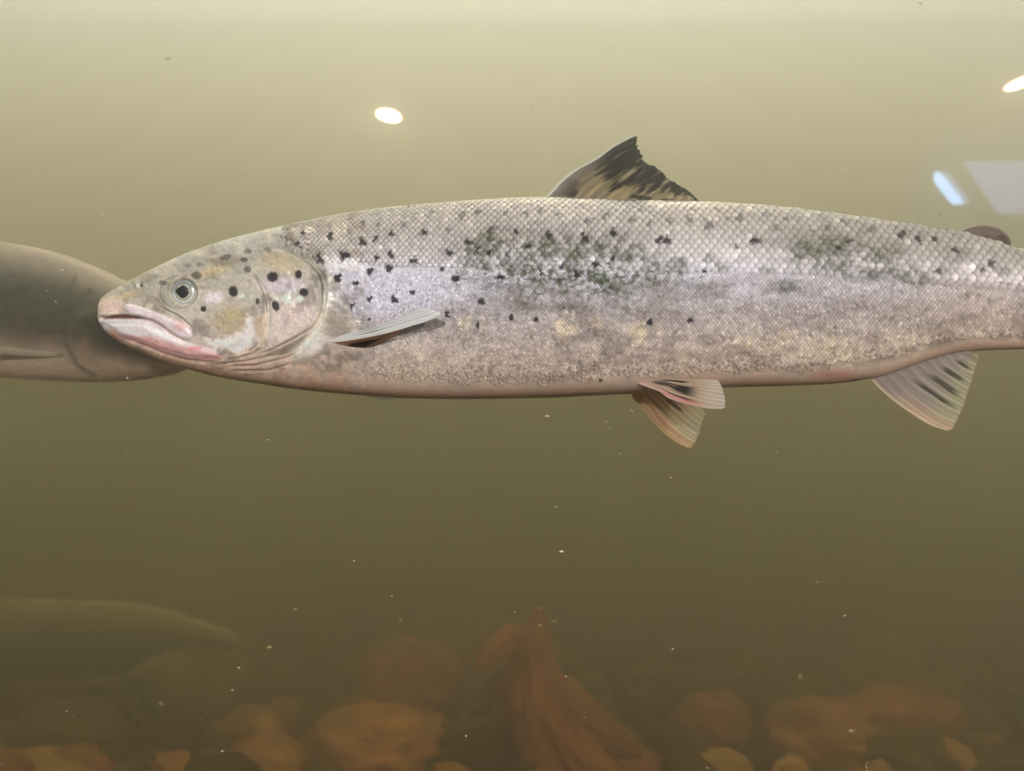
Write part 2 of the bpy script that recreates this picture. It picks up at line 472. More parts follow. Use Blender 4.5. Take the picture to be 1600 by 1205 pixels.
GREEN = [(764, 379, 30, 24, 1), (742, 400, 24, 24, .8), (860, 393, 30, 36, 1), (805, 400, 26, 34, .7), (845, 450, 24, 28, .7), (905, 444, 24, 22, .8), (820, 470, 28, 24, .5), (961, 372, 34, 14, .6), (995, 395, 28, 12, .7), (940, 400, 20, 18, .6), (1057, 416, 24, 20, .8), (986, 436, 26, 18, .8), (1017, 440, 22, 18, .8), (890, 480, 30, 22, .5), (975, 470, 34, 26, .5), (1108, 406, 12, 10, .8), (1130, 416, 14, 10, .6), (1294, 388, 30, 26, 1.1), (1315, 375, 26, 14, .6), (1305, 412, 34, 12, .6), (1230, 448, 34, 14, .5), (1200, 420, 20, 10, .4), (1428, 431, 30, 20, .9), (1400, 395, 22, 12, .4), (1500, 400, 24, 16, .45), (1531, 424, 10, 10, .7), (1569, 424, 16, 9, .8), (1480, 420, 24, 14, .4), (1110, 452, 40, 14, .45), (720, 430, 20, 26, .5), (780, 360, 30, 16, .4)]
CREAM = [(885, 512, 24, 30, .9), (1000, 522, 34, 24, .7), (940, 505, 26, 16, .5), (1180, 541, 42, 22, .8), (1225, 525, 24, 18, .5), (1050, 560, 40, 14, .4), (720, 505, 50, 30, .35), (1290, 545, 60, 34, .55), (1330, 560, 50, 24, .6), (1420, 540, 60, 24, .4), (640, 570, 50, 30, .45)]
SPOTBITS = []
_r = random.Random(3)
for (su, sv, sr) in BODYSPOTS:
    n = 1 if sr < 4.5 else _r.choice((2, 2, 3))
    a0 = _r.uniform(0, 3.14)
    for q in range(n):
        a = a0 + q * _r.uniform(.9, 1.5)
        off = 0 if n == 1 else sr * .28
        fade = 1.0 if sv > 362 else 0.62
        SPOTBITS.append((su + math.cos(a * 2.1) * off, sv + math.sin(a * 2.1) * off, sr * (.95 if n == 1 else _r.uniform(.7, 1.0)), sr * (.8 if n == 1 else _r.uniform(.3, .5)), a, fade))

BT = np.array([0, .05, .12, .22, .31, .37, .46, .58, .70, .80, .88, .94, 1.0])
BC = np.array([(136, 134, 136), (150, 146, 146), (168, 162, 160), (176, 170, 168), (188, 183, 184), (204, 201, 209), (178, 175, 184), (168, 161, 162), (182, 171, 166), (202, 185, 174), (216, 196, 180), (218, 190, 170), (212, 174, 150)])
HT = np.array([0, .12, .3, .5, .7, .85, 1.0])
HC = np.array([(150, 151, 155), (164, 161, 157), (182, 176, 164), (204, 196, 186), (216, 203, 194), (218, 192, 174), (208, 166, 138)])

def ramp(t, T, Cc):
    L = lin(Cc)
    return np.stack([np.interp(t, T, L[:, k]) for k in range(3)], -1)

def spots(u, v, which, jag=1.6):
    m = np.zeros_like(u)
    ju = u + jag * (noise(u / 2.2, v / 2.2, 71) - .5) * 2
    jv = v + jag * (noise(u / 2.2, v / 2.2, 72) - .5) * 2
    for s in which:
        su, sv, ru, rv = s[:4]
        sel = (np.abs(u - su) < 2 * ru + 6) & (np.abs(v - sv) < 2 * ru + 6)
        if not sel.any():
            continue
        if which is HEADSPOTS:
            f = s[4] * sstep(1.25, 0.75, blob(ju[sel] * .5 + u[sel] * .5, jv[sel] * .5 + v[sel] * .5, su, sv, ru, rv, s[5]))
        else:
            f = s[5] * sstep(1.25, 0.85, blob(ju[sel], jv[sel], su, sv, ru, rv, s[4]))
        m[sel] = np.maximum(m[sel], f)
    return m

def pigment(u, v, t, deep=False):
    n1, n2, n3 = fbm(u / 60, v / 40, 1), fbm(u / 9, v / 9, 2), fbm(u / 3.2, v / 3.2, 3, 2)
    tt = np.clip(t + 0.05 * (n1 - .5) + .02 * (n2 - .5), 0, 1)
    body = ramp(tt, BT, BC)
    headc = ramp(np.clip(t + .06 * (n1 - .5), 0, 1), HT, HC)
    hb = poly_sd(u, v, [(430, 340), (462, 385), (500, 411), (520, 430), (545, 455), (556, 500), (566, 520), (540, 640), (100, 640), (100, 340)])
    col = body + (headc - body) * sstep(-5, 5, hb)[..., None]
    # lilac silver sheen of the shoulder
    sh = sstep(1.3, .3, blob(u, v, 600, 455, 120, 48)) * sstep(500, 530, u)
    col = mix(col, lin((196, 194, 208)), .75 * sh)
    ws = sstep(1.2, .3, blob(u, v, 540, 412, 46, 12, .12)) * sstep(490, 505, u)
    col = mix(col, lin((238, 234, 240)), .85 * ws)
    st = np.exp(-((v - np.interp(u, [980, 1250, 1600], [388, 396, 436])) / 13) ** 2) * sstep(980, 1040, u)
    col = mix(col, lin((214, 206, 210)), .5 * st)
    tl = sstep(1150, 1600, u) * sstep(.25, .5, t) * sstep(.95, .7, t)
    col = mix(col, lin((172, 156, 148)), .55 * tl)
    col = col * (1 - .16 * sstep(1050, 1350, u) * sstep(.42, .25, t))[..., None]
    # cream and green mottling
    cm = np.zeros_like(u)
    for c in CREAM:
        cm = np.maximum(cm, c[4] * sstep(1.2, .2, blob(u, v, c[0], c[1], c[2], c[3])))
    col = mix(col, lin((230, 212, 178)), cm * sstep(.38, .58, n2) * .9)
    wor = np.abs(fbm(u / 8, v / 8, 55, 3) - .5) * 2
    col = mix(col, lin((120, 104, 88)), sstep(.14, .02, wor) * .45 * sstep(.45, .6, t) * sstep(.93, .85, t) * sstep(620, 760, u))
    gm = np.zeros_like(u)
    for g in GREEN:
        gm = np.maximum(gm, g[4] * sstep(1.35, .25, blob(u, v, g[0], g[1], g[2], g[3])))
    gm = np.maximum(gm, .85 * sstep(1.2, .3, blob(u, v, 890, 415, 220, 66, .05)) + .7 * sstep(1.2, .3, blob(u, v, 1320, 402, 150, 44, .15)))
    gm = np.clip(gm * (.10 + .5 * sstep(.40, .58, fbm(u / 12, v / 12, 61)) + 1.1 * sstep(.46, .60, fbm(u / 5, v / 4, 63, 2))), 0, 1)
    col = mix(col, lin((62, 70, 48)) * (0.6 + .8 * n3[..., None]), gm * .96)
    # grain
    grain = sstep(.30, .55, t) * sstep(.97, .86, t) * sstep(520, 580, u)
    col = col * (1 + grain * (.7 * (n3 - .5) + .5 * (fbm(u / 30, v / 20, 58, 3) - .5)) + .2 * (n2 - .5))[..., None]
    col = mix(col, lin((118, 106, 100)), .45 * grain * sstep(.5, .64, fbm(u / 40, v / 16, 59, 3)) * sstep(700, 820, u))
    # belly redness by the vent
    col = mix(col, lin((190, 120, 110)), .55 * sstep(1.2, .2, blob(u, v, 1305, 586, 45, 12)))
    col = mix(col, lin((70, 50, 45)), .8 * sstep(1.2, .6, blob(u, v, 1333, 596, 9, 3.2, -.2)))
    # lateral line
    LL = np.interp(u, [505, 640, 960, 1220, 1333, 1447, 1523, 1600, 1775], [409, 414, 420, 424, 431, 440, 446, 454, 470])
    col = mix(col, lin((110, 98, 94)), .6 * np.exp(-((v - LL - 1.5) / 1.5) ** 2) * sstep(520, 600, u))
    # ---------------- head
    h = u < 570
    if h.any():
        U, V = u[h], v[h]
        c = col[h]
        nn1, nn2, nn3 = n1[h], n2[h], n3[h]
        c = mix(c, lin((228, 218, 196)), .34 * sstep(.48, .72, fbm(U / 22, V / 12, 81)))
        c = mix(c, lin((130, 118, 108)), .6 * sstep(.52, .68, fbm(U / 18, V / 18, 82)) * sstep(600, 560, V))
        c = mix(c, lin((128, 116, 88)), .55 * sstep(1.2, .3, blob(U, V, 350, 410, 36, 11)))
        c = mix(c, lin((184, 166, 116)), .65 * sstep(1.2, .2, blob(U, V, 362, 500, 44, 32)) * (0.5 + nn2))
        c = mix(c, lin((196, 180, 132)), .5 * sstep(1.2, .2, blob(U, V, 440, 410, 46, 18, .25)) * (0.5 + nn2))
        c = mix(c, lin((214, 190, 136)), .5 * sstep(1.2, .3, blob(U, V, 330, 425, 36, 8, -.25)) * (0.5 + nn2))
        c = mix(c, lin((244, 232, 236)), .9 * sstep(1.1, .4, blob(U, V, 334, 466, 18, 14, -.5)) * sstep(.3, .55, nn2))
        c = mix(c, lin((222, 238, 226)), .85 * sstep(1.1, .3, blob(U, V, 384, 464, 16, 7)) * sstep(.3, .6, nn2))
        c = mix(c, lin((222, 236, 230)), .85 * sstep(1.1, .3, blob(U, V, 457, 466, 24, 9)) * sstep(.3, .6, nn2))
        c = mix(c, lin((222, 212, 224)), .6 * sstep(1.1, .3, blob(U, V, 440, 446, 50, 16)))
        c = mix(c, lin((224, 200, 196)), .6 * sstep(1.1, .3, blob(U, V, 460, 496, 44, 26)))
        # white pink cheek patch
        pk = poly_sd(U, V, [(318, 528), (345, 530), (365, 525), (384, 512), (388, 492), (398, 500), (402, 520), (398, 540), (370, 552), (330, 548)])
        c = mix(c, lin((254, 244, 240)), .95 * sstep(-4, 5, pk + 14 * (nn2 - .5)))
        c = mix(c, lin((214, 178, 148)), .5 * sstep(-2, 4, poly_sd(U, V, [(398, 495), (416, 490), (416, 530), (400, 525)])))
        # jaws
        lj = poly_sd(U, V, [(150, 499), (220, 498), (240, 504), (262, 520), (296, 536), (340, 545), (350, 560), (322, 565), (287, 561), (256, 552), (205, 535), (170, 528), (150, 512)])
        jf = sstep(-3, 4, lj)
        jc = np.where((V < np.interp(U, [160, 240, 300, 350], [514, 522, 546, 552]))[..., None], lin((246, 228, 226)), lin((226, 176, 164)))
        jb = sstep(-6, 6, V - np.interp(U, [160, 240, 300, 350], [518, 526, 545, 552]))
        jc = lin((254, 240, 242)) * (1 - jb[..., None]) + lin((238, 184, 180)) * jb[..., None]
        c = c * (1 - jf[..., None]) + jc * jf[..., None]
        c = mix(c, lin((216, 164, 130)), .7 * sstep(1.1, .3, blob(U, V, 178, 522, 16, 8, .5)))
        c = mix(c, lin((226, 140, 146)), .75 * sstep(1.1, .3, blob(U, V, 305, 544, 16, 5.5, .05)))
        c = mix(c, lin((232, 160, 156)), .6 * sstep(1.1, .3, blob(U, V, 278, 507, 16, 9, .5)))
        mx_ = poly_sd(U, V, MAXIL)
        c = mix(c, lin((246, 230, 236)), .94 * sstep(-1.5, 2, mx_))
        c = mix(c, lin((230, 176, 172)), .6 * sstep(-1, 2, mx_) * sstep(1.2, .3, blob(U, V, 283, 512, 14, 9)))
        sn = sstep(1.15, .5, blob(U, V, 172, 478, 26, 16))
        c = mix(c, lin((242, 212, 204)), .85 * sn)
        c = mix(c, lin((214, 186, 136)), .6 * sstep(1.1, .3, blob(U, V, 200, 461, 26, 6, -.25)))
        mh = poly_sd(U, V, MOUTHHOLE)
        c = mix(c, lin((132, 58, 60)), .95 * sstep(-.8, 1.0, mh))
        sl, sa = seg_dist(U, V, SLIT)
        c = mix(c, lin((168, 112, 118)), .7 * np.exp(-(sl / 1.5) ** 2) * sstep(1, .8, sa))
        c = mix(c, lin((150, 140, 170)), .5 * np.exp(-((sl - 3.2) / 1.3) ** 2) * (V > 497) * sstep(200, 220, U) * sstep(262, 240, U) * sstep(.4, .6, nn3))
        # seams
        kd, ka = seg_dist(U, V, CREASE)
        c = mix(c, lin((70, 60, 52)), .7 * np.exp(-(kd / 1.4) ** 2) * sstep(0, .2, ka) * sstep(1, .7, ka))
        pd, pa = seg_dist(U, V, PREOP)
        c = mix(c, lin((236, 218, 186)), .8 * np.exp(-(pd / 2.0) ** 2) * sstep(.3, .42, pa) * sstep(1, .8, pa))
        c = mix(c, lin((80, 72, 66)), .65 * np.exp(-(pd / 1.8) ** 2) * sstep(.36, .28, pa) * sstep(0, .05, pa))
        ed, ea = seg_dist(U, V, OPEDGE)
        c = mix(c, lin((88, 80, 70)), .75 * np.exp(-(ed / 2.2) ** 2) * sstep(.62, .45, ea) * sstep(0.02, .15, ea))
        c = mix(c, lin((226, 204, 174)), .75 * np.exp(-(ed / 1.8) ** 2) * sstep(.5, .62, ea) * sstep(1, .95, ea))
        dk = poly_sd(U, V, [(492, 513), (458, 533), (425, 549), (412, 556), (440, 556), (470, 546), (490, 526)])
        c = mix(c, lin((96, 84, 66)), .75 * sstep(-2, 3, dk) * (.5 + nn2))
        cd, ca = seg_dist(U, V, CLEITH)
        c = mix(c, lin((254, 246, 226)), .9 * np.exp(-(cd / (4.5 + 4 * ca)) ** 2) * sstep(.1, .4, ca))
        c = mix(c, lin((254, 244, 234)), .85 * sstep(1.2, .3, blob(U, V, 490, 540, 28, 16, -.6)))
        c = mix(c, lin((150, 136, 116)), .6 * sstep(1.1, .4, blob(U, V, 528, 500, 22, 36)) * (.5 + nn2 * .8))
        for b in BRANCH:
            bd, ba = seg_dist(U, V, b)
            c = mix(c, lin((110, 78, 66)), .55 * np.exp(-(bd / 1.8) ** 2) * sstep(0, .2, ba) * sstep(1, .8, ba) * (.4 + nn2))
        jd, ja = seg_dist(U, V, JAWLINE)
        c = mix(c, lin((150, 110, 96)), .45 * np.exp(-(jd / 1.8) ** 2) * sstep(.1, .3, ja))
        c = mix(c, lin((90, 70, 66)), .6 * sstep(1.2, .4, blob(U, V, 345, 549, 8, 9)) * sstep(.4, .6, nn2))
        c = mix(c, lin((170, 164, 146)), .35 * sstep(1.05, .9, blob(U, V, 279, 457, 30, 25)))
        c = mix(c, lin((98, 90, 80)), .4 * np.exp(-((blob(U, V, 279, 457, 30, 25) - 1) / .06) ** 2))
        c = mix(c, lin((40, 36, 36)), .9 * sstep(1.2, .6, blob(U, V, 220, 445.5, 2.4, 3.2, .3)))
        c = mix(c, lin((230, 228, 222)), .8 * sstep(1.2, .6, blob(U, V, 215.4, 447, 1.6, 3.4, .3)))
        c = c * (1 + .34 * (nn3 - .5) + .34 * (nn2 - .5))[..., None]
        hs = spots(U, V, HEADSPOTS)
        c = mix(c, lin((36, 32, 38)), hs * .96)
        col[h] = c
    return np.clip(col, 0.004, 0.92)

ALB = 0.98
u0, v0 = fish.U0, fish.V0
pc = pigment(u0, v0, fish.T)
pc = mix(pc, lin((34, 32, 38)), spots(u0, v0, SPOTBITS) * .95)
has = sstep(470, 520, u0) * sstep(.93, .86, fish.T)
pc = pc * (1 - .22 * has)[..., None]
fish.build('body', pc * ALB, M_skin)

# ---- scales: real overlapping plates; the largest ones singly, the others as one part
def scale_size(u):
    return np.interp(u, [440, 520, 700, 900, 1100, 1350, 1500, 1750], [6.6, 7.4, 9.4, 10.8, 12, 13.4, 14, 12])
near = fish.P[:, :fish.nn]
Nn = fish.normals()[:, :fish.nn]
npu, npv = fish.project(near)
arc = np.concatenate([np.zeros((len(us), 1)), np.cumsum(np.linalg.norm(np.diff(near, axis=1), axis=2), 1)], 1) / fish.k
OUT = np.array([(-.62, 0), (-.40, .40), (-.05, .56), (.30, .47), (.52, .25), (.60, 0), (.52, -.25), (.30, -.47), (-.05, -.56), (-.40, -.40)])
OUT = np.concatenate([OUT, [(0.12, 0)]])
LIFT = np.array([-.06, -.05, -.01, .05, .085, .095, .085, .05, -.01, -.05, .07])
SV, SC, SINFO = [], [], []
def scale_zone(fac, upper):
    cols_u, x = [], 436.0
    while x < 1735:
        cols_u.append(x)
        x += scale_size(x) * 0.5 * fac
    for ci, uc in enumerate(cols_u):
        s = scale_size(uc) * fac
        i = int(np.clip(np.searchsorted(us, uc), 1, len(us) - 2))
        w1 = float(np.clip((uc - us[i - 1]) / (us[i] - us[i - 1]), 0, 1))
        L2 = lambda A: A[i - 1] * (1 - w1) + A[i] * w1
        arc_i, near_i, nn_i, pv_i, t_i = L2(arc), L2(near), L2(Nn), L2(npv), L2(fish.T[:, :fish.nn])
        LLv = np.interp(uc, [400, 505, 640, 960, 1220, 1333, 1447, 1523, 1600, 1775], [404, 409, 414, 420, 424, 431, 440, 446, 454, 470])
        aL = np.interp(LLv, pv_i, arc_i)
        dv = s * 0.62
        kmin, kmax = int(-aL / (2 * dv)) - 1, int((arc_i[-1] - aL) / (2 * dv)) + 1
        a = aL + (np.arange(kmin, kmax + 1) * 2 + (ci % 2)) * dv
        a = a[(a < aL + dv * .9) if upper else (a >= aL + dv * .2)]
        a = a + rng.normal(0, .22, len(a)) * fac
        a = a[(a > 1) & (a < arc_i[-1] - 2)]
        if not len(a):
            continue
        P = np.stack([np.interp(a, arc_i, near_i[:, k]) for k in range(3)], -1)
        N = np.stack([np.interp(a, arc_i, nn_i[:, k]) for k in range(3)], -1)
        pu, pv = fish.project(P)
        t = np.interp(a, arc_i, t_i)
        start = np.interp(pv, [340, 370, 395, 411, 430, 455, 480, 505, 525, 560, 600], [432, 446, 470, 499, 518, 536, 548, 556, 580, 566, 610])
        belly = .915 + .04 * (noise(pu / 30, pv / 30, 77) - .5) - .03 * sstep(1250, 1350, pu)
        keep = (pu > start + rng.normal(0, 5, len(pu)) * (pv < 405)) & (t < belly - .08 * rng.random(len(t)) ** 2)
        keep &= t > .022
        keep &= ~((np.abs(pu - 545) < 40) & (np.abs(pv - 548) < 16))
        if not keep.any():
            continue
        P, N, pu, pv, t = P[keep], N[keep], pu[keep], pv[keep], t[keep]
        T = np.array([1.0, 0, 0]) - N * N[:, :1]
        T /= np.linalg.norm(T, axis=1, keepdims=True)
        B = np.cross(N, T)
        n = len(P)
        low = np.full(n, 0.0 if upper else 1.0)                     # below the lateral line the plates are finer and more uneven
        tilt = rng.normal(0, .085, (n, 2)) + rng.normal(0, .05, (n, 2)) * low[:, None]
        sk = s * fish.k * (1.06 + rng.normal(0, .05, n))
        o = OUT[None] * sk[:, None, None]
        tl = LIFT[None] * sk[:, None] * (1.35 - .35 * low + .3 * rng.normal(0, 1, n) * low)[:, None]
        loc = P[:, None] + T[:, None] * o[..., :1] + B[:, None] * o[..., 1:2] + N[:, None] * (tl + 0.00022)[..., None]
        loc = loc + N[:, None] * ((o[..., 0] * tilt[:, :1] + o[..., 1] * tilt[:, 1:]))[..., None] * .6
        vu, vv = fish.project(loc)
        SV.append(loc)
        SC.append(np.stack([vu, vv, np.repeat(t[:, None], 11, 1)], -1))
        SINFO.append(np.stack([np.full(n, s), pu, pv, t, rng.normal(0, 1, n), low], -1))
scale_zone(1.0, True)
scale_zone(0.48, False)
SV, SC, SINFO = np.concatenate(SV), np.concatenate(SC), np.concatenate(SINFO)
vcol = pigment(SC[..., 0].ravel(), SC[..., 1].ravel(), SC[..., 2].ravel()).reshape(-1, 11, 3)
ccol = vcol.mean(1, keepdims=True)
vcol = vcol * .6 + ccol * .4
low = SINFO[:, 5]
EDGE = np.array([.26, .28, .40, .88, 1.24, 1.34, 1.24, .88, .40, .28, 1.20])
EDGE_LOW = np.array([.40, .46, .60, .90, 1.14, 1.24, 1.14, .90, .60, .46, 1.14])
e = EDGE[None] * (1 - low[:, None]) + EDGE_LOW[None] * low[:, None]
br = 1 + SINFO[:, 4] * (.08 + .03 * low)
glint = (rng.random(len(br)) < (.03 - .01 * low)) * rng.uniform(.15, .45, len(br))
vcol = vcol * (e * (br + glint)[:, None])[..., None]  # shade in the gaps, bright rims and glints painted into the scale colour
sp = spots(SC[..., 0].ravel(), SC[..., 1].ravel(), SPOTBITS).reshape(-1, 11)
vcol = vcol * (1 - sp[..., None] * .95) + lin((34, 32, 38)) * sp[..., None] * .95
vcol = np.clip(vcol * ALB * 1.08, .003, .95)
FAN = np.array([(10, q, (q + 1) % 10) for q in range(10)])
big = np.zeros(len(SV), bool)
cand = np.where((SINFO[:, 1] < 1590) & (SINFO[:, 3] < .45) & (SINFO[:, 3] > .10) & (SINFO[:, 1] > 1200))[0]
cand = cand[np.argsort(-(SINFO[cand, 0] * np.sin(math.pi * np.clip(SINFO[cand, 3] + .18, 0, 1))))][:300]
big[cand] = True
rl = np.array(salmon.location)
def scale_mesh(sel, name):
    V = (SV[sel] - rl)
    n = len(V)
    f = (FAN[None] + (np.arange(n) * 11)[:, None, None]).reshape(-1, 3)
    return mesh_obj(name, V.reshape(-1, 3), f, M_scale, salmon, vcol[sel].reshape(-1, 3))
rest = scale_mesh(~big, 'scales')
rest['kind'] = 'stuff'
far_v = SV[~big][:, :, :].copy()
far_v[..., 1] = 2 * FY - far_v[..., 1]
f_far = (FAN[None][:, :, ::-1] + (np.arange(len(far_v)) * 11)[:, None, None]).reshape(-1, 3)
o_far = mesh_obj('scales', (far_v - rl).reshape(-1, 3), f_far, M_scale, salmon, vcol[~big].reshape(-1, 3))
o_far['kind'] = 'stuff'
for q in cand:
    m_ = np.zeros(len(SV), bool)
    m_[q] = True
    scale_mesh(m_, 'scale')

# ---- eye
def eye_part(fsh, eu, ev, r, root, name='eye', hi=True):
    p, n = fsh.surface(eu, ev)
    n = np.array(n, float)
    n = n * .45 + np.array([0, -1, 0]) * .55
    n /= np.linalg.norm(n)
    if p[1] > fsh.y0:
        return None
    p = np.array([(eu - CU) / F * p[1], p[1], (CV - ev) / F * p[1]])
    tx = np.array([1.0, 0, 0]) - n * n[0]
    tx /= np.linalg.norm(tx)
    tz = np.cross(tx, n)
    if tz[2] < 0:
        tz = -tz
    k = fsh.k
    outs = []
    def dome(nm, rad, cx, cz, bulge, base, colf, par, nr=26, na=72, squash=None):
        rr = np.linspace(0, 1, nr)
        aa = np.linspace(0, 2 * math.pi, na, endpoint=False)
        R, A = np.meshgrid(rr, aa, indexing='ij')
        rf = rad * (1 if squash is None else squash(A))
        X, Z = R * rf * np.cos(A) + cx, R * rf * np.sin(A) + cz
        H = base + bulge * np.sqrt(np.clip(1 - R ** 2 * .96, 0, 1)) - 2.5 * (R > .985)
        V = p + ((X[..., None] * tx + Z[..., None] * tz) + H[..., None] * n) * k
        c = colf(R, A)
        loc = np.array(root.location)
        o = mesh_obj(nm, (V - loc).reshape(-1, 3), grid_faces(nr, na, wrap=True), M_eye, par, c.reshape(-1, 3))
        return o
    def iris_col(R, A):
        nz = fbm(np.cos(A) * 5 + 9, np.sin(A) * 5 + R * 9, 91)
        c = np.broadcast_to(lin((150, 162, 164)), R.shape + (3,)).copy()
        c = mix(c, lin((222, 230, 230)), sstep(.4, .65, nz) * .6)
        c = mix(c, lin((226, 234, 234)), .8 * np.exp(-((R - .78) / .10) ** 2) * sstep(.5, -.3, np.sin(A)))
        c = mix(c, lin((84, 96, 100)), .75 * np.exp(-((R - .66) / .08) ** 2))
        c = mix(c, lin((60, 62, 60)), .85 * sstep(.92, 1.0, R))
        c = mix(c, lin((92, 98, 96)), .5 * sstep(.0, .8, np.sin(A)) * sstep(.6, .8, R))
        c = mix(c, lin((226, 206, 150)), .9 * np.exp(-((R - .585) / .035) ** 2))
        return c
    e = dome(name, r, 0, 0, 3.0, 0.2, iris_col, root)
    def pup_col(R, A):
        return np.broadcast_to(lin((14, 24, 34)), R.shape + (3,)).copy()
    dome('pupil', r * .53, -.3, 0, 1.3, 2.75, pup_col, e, squash=lambda A: 1 + .10 * np.cos(4 * A) * .6 + .14 * sstep(.75, 1, np.cos(A - 2.9)))
    return e
eye_part(fish, EYE[0], EYE[1], 18.5, salmon)

# ---- fins
def fin(name, base, edge, y_base, y_edge, root, colf, k, nray=13, na=150, nr=46, ragged=0.0, lead=None, trail=None, thick=2.2, seed=1, bow=0.0, alphaf=None, curl=0.0):
    """A fin as a thin two-sided webbed sheet; base and edge are pixel curves, y_* their depth in metres."""
    B, E = curve(base, na), curve(edge, na)
    a = np.linspace(0, 1, na)[:, None]
    r = np.linspace(0, 1, nr)[None]
    rag = 1 + ragged * (.6 * noise(a * nray * 2.3, a * 0, seed) + .4 * noise(a * nray * 6.1, a * 0, seed + 1) - .75) * sstep(.02, .1, a)
    rr = r * rag
    U = B[:, :1] * (1 - rr) + E[:, :1] * rr
    V = B[:, 1:] * (1 - rr) + E[:, 1:] * rr
    if lead is not None:
        Lc = curve(lead, nr)
        w = (1 - a) ** 2.2
        U = U + w * (Lc[None, :, 0] - (B[0, 0] * (1 - r) + E[0, 0] * r))
        V = V + w * (Lc[None, :, 1] - (B[0, 1] * (1 - r) + E[0, 1] * r))
    if trail is not None:
        Tc = curve(trail, nr)
        w = a ** 2.2
        U = U + w * (Tc[None, :, 0] - (B[-1, 0] * (1 - r) + E[-1, 0] * r))
        V = V + w * (Tc[None, :, 1] - (B[-1, 1] * (1 - r) + E[-1, 1] * r))
    yb = np.interp(a[:, 0], np.linspace(0, 1, len(y_base)), y_base)[:, None]
    ye = np.interp(a[:, 0], np.linspace(0, 1, len(y_edge)), y_edge)[:, None]
    Y = yb + (ye - yb) * r ** (1 + curl) + bow * np.sin(a * 5 + r * 2) * r
    # branching rays
    ph = a * nray + .55 * noise(a * nray * .7, a * 0 + r * 1.5, seed + 50)
    ray = .5 + .5 * np.cos(2 * math.pi * ph)
    ray2 = .5 + .5 * np.cos(4 * math.pi * ph + .6)
    rb = ray ** 2 * (1 - sstep(.35, .8, r) * .45) + ray2 ** 2 * sstep(.4, .8, r) * .5
    th = (thick * (1 - .8 * r) * .5 + .15 + .35 * rb * (1 - .6 * r)) * k
    th = th * (1 - .9 * sstep(.97, 1, r))
    front = np.stack([(U - CU) / F * Y, Y - th, (CV - V) / F * Y], -1)
    back = np.stack([(U - CU) / F * Y, Y + th, (CV - V) / F * Y], -1)
    c = colf(a + 0 * r, r + 0 * a, rb, U, V)
    al = np.ones(a.shape[:1] + r.shape[1:]) if alphaf is None else alphaf(a + 0 * r, r + 0 * a, rb)
    loc = np.array(root.location)
    V_ = np.concatenate([front.reshape(-1, 3), back.reshape(-1, 3)]) - loc
    m = na * nr
    f1, f2 = grid_faces(na, nr), grid_faces(na, nr, base=m, flip=True)
    rim = np.concatenate([np.arange(nr), np.arange(1, na) * nr + nr - 1, (na - 1) * nr + np.arange(nr - 2, -1, -1), np.arange(na - 2, 0, -1) * nr])
    r2 = np.roll(rim, -1)
    f3 = np.stack([rim, r2, r2 + m, rim + m], 1)
    cc = np.concatenate([c.reshape(-1, 3)] * 2)
    return mesh_obj(name, V_, [f1, f2, f3], M_fin, root, np.clip(cc, .004, .9), alpha=np.concatenate([al.ravel()] * 2))

def streak(a, r, nray, seed, fa=1.0, fr=3.0):
    return fbm(a * nray * fa, r * fr, seed, 3)

def dorsal_col(a, r, rb, U, V):
    c = np.broadcast_to(lin((158, 146, 120)), a.shape + (3,)).copy()
    s = streak(a, r, 11, 101, 2.6, 2.0)
    c = mix(c, lin((196, 180, 140)), sstep(.45, .7, s) * .7)
    c = mix(c, lin((120, 104, 88)), sstep(.3, .0, a) * .6)
    dk = sstep(.42, .60, .55 * streak(a, r, 11, 103, 1.2, 3.0) + .45 * streak(a, r, 11, 104, 4.0, 3.0) + .42 * (r - .55) + .10 * sstep(.6, .1, a) * sstep(.3, .6, r) - .12 * sstep(.5, .15, r))
    c = mix(c, lin((36, 38, 44)), dk * .95)
    bs = sstep(.66, .78, noise(a * 13, r * 5 + 3, 105)) * sstep(.30, .22, r) * sstep(.02, .05, r)
    c = mix(c, lin((46, 44, 46)), bs * .9)
    c = c * (1 + .35 * (rb - .4))[..., None]
    c = mix(c, lin((214, 206, 180)), .5 * sstep(.80, .95, noise(a * 60, r * 4, 107)) * sstep(.4, .8, r))
    le = sstep(.030, .012, a)
    c = mix(c, lin((232, 234, 230)), le * .95)  # rim light along the leading edge, painted near white
    c = mix(c, lin((150, 144, 140)), sstep(.14, .03, a) * (1 - le) * .8 * sstep(.75, .35, r))
    return c
fin('dorsal_fin', [(852, 312), (900, 315), (990, 318), (1092, 319)],
    [(989, 211.5), (995, 213), (998.5, 222), (1003, 238), (1009, 250.5), (1027, 262), (1044, 277), (1060, 288), (1077, 299), (1092, 313.5)],
    [FY] * 2, [FY - .004, FY + .004, FY - .002], salmon, dorsal_col, fish.k, nray=14, na=320, nr=60, ragged=.07,
    lead=[(852, 308), (861, 299), (874, 284.5), (899, 265), (928, 249), (955, 229.5), (989, 211.5)], thick=3.2, seed=5, bow=.0016,
    alphaf=lambda a, r, rb: 1 - .12 * sstep(.5, 1, r) * (1 - rb))

def adipose_col(a, r, rb, U, V):
    c = np.broadcast_to(lin((128, 110, 106)), a.shape + (3,)).copy()
    c = mix(c, lin((92, 76, 72)), sstep(.4, .65, fbm(U / 14, V / 10, 111)))
    c = mix(c, lin((190, 180, 172)), sstep(.82, .97, r) * .8)
    return c
fin('adipose_fin', [(1496, 366), (1520, 374), (1545, 381), (1566, 386)],
    [(1503, 360.5), (1519, 354), (1537, 351), (1556, 354), (1570, 362), (1579, 373), (1581, 381), (1575, 386)],
    [FY] * 2, [FY] * 2, salmon, adipose_col, fish.k, nray=1, na=60, nr=20, thick=8, seed=6)

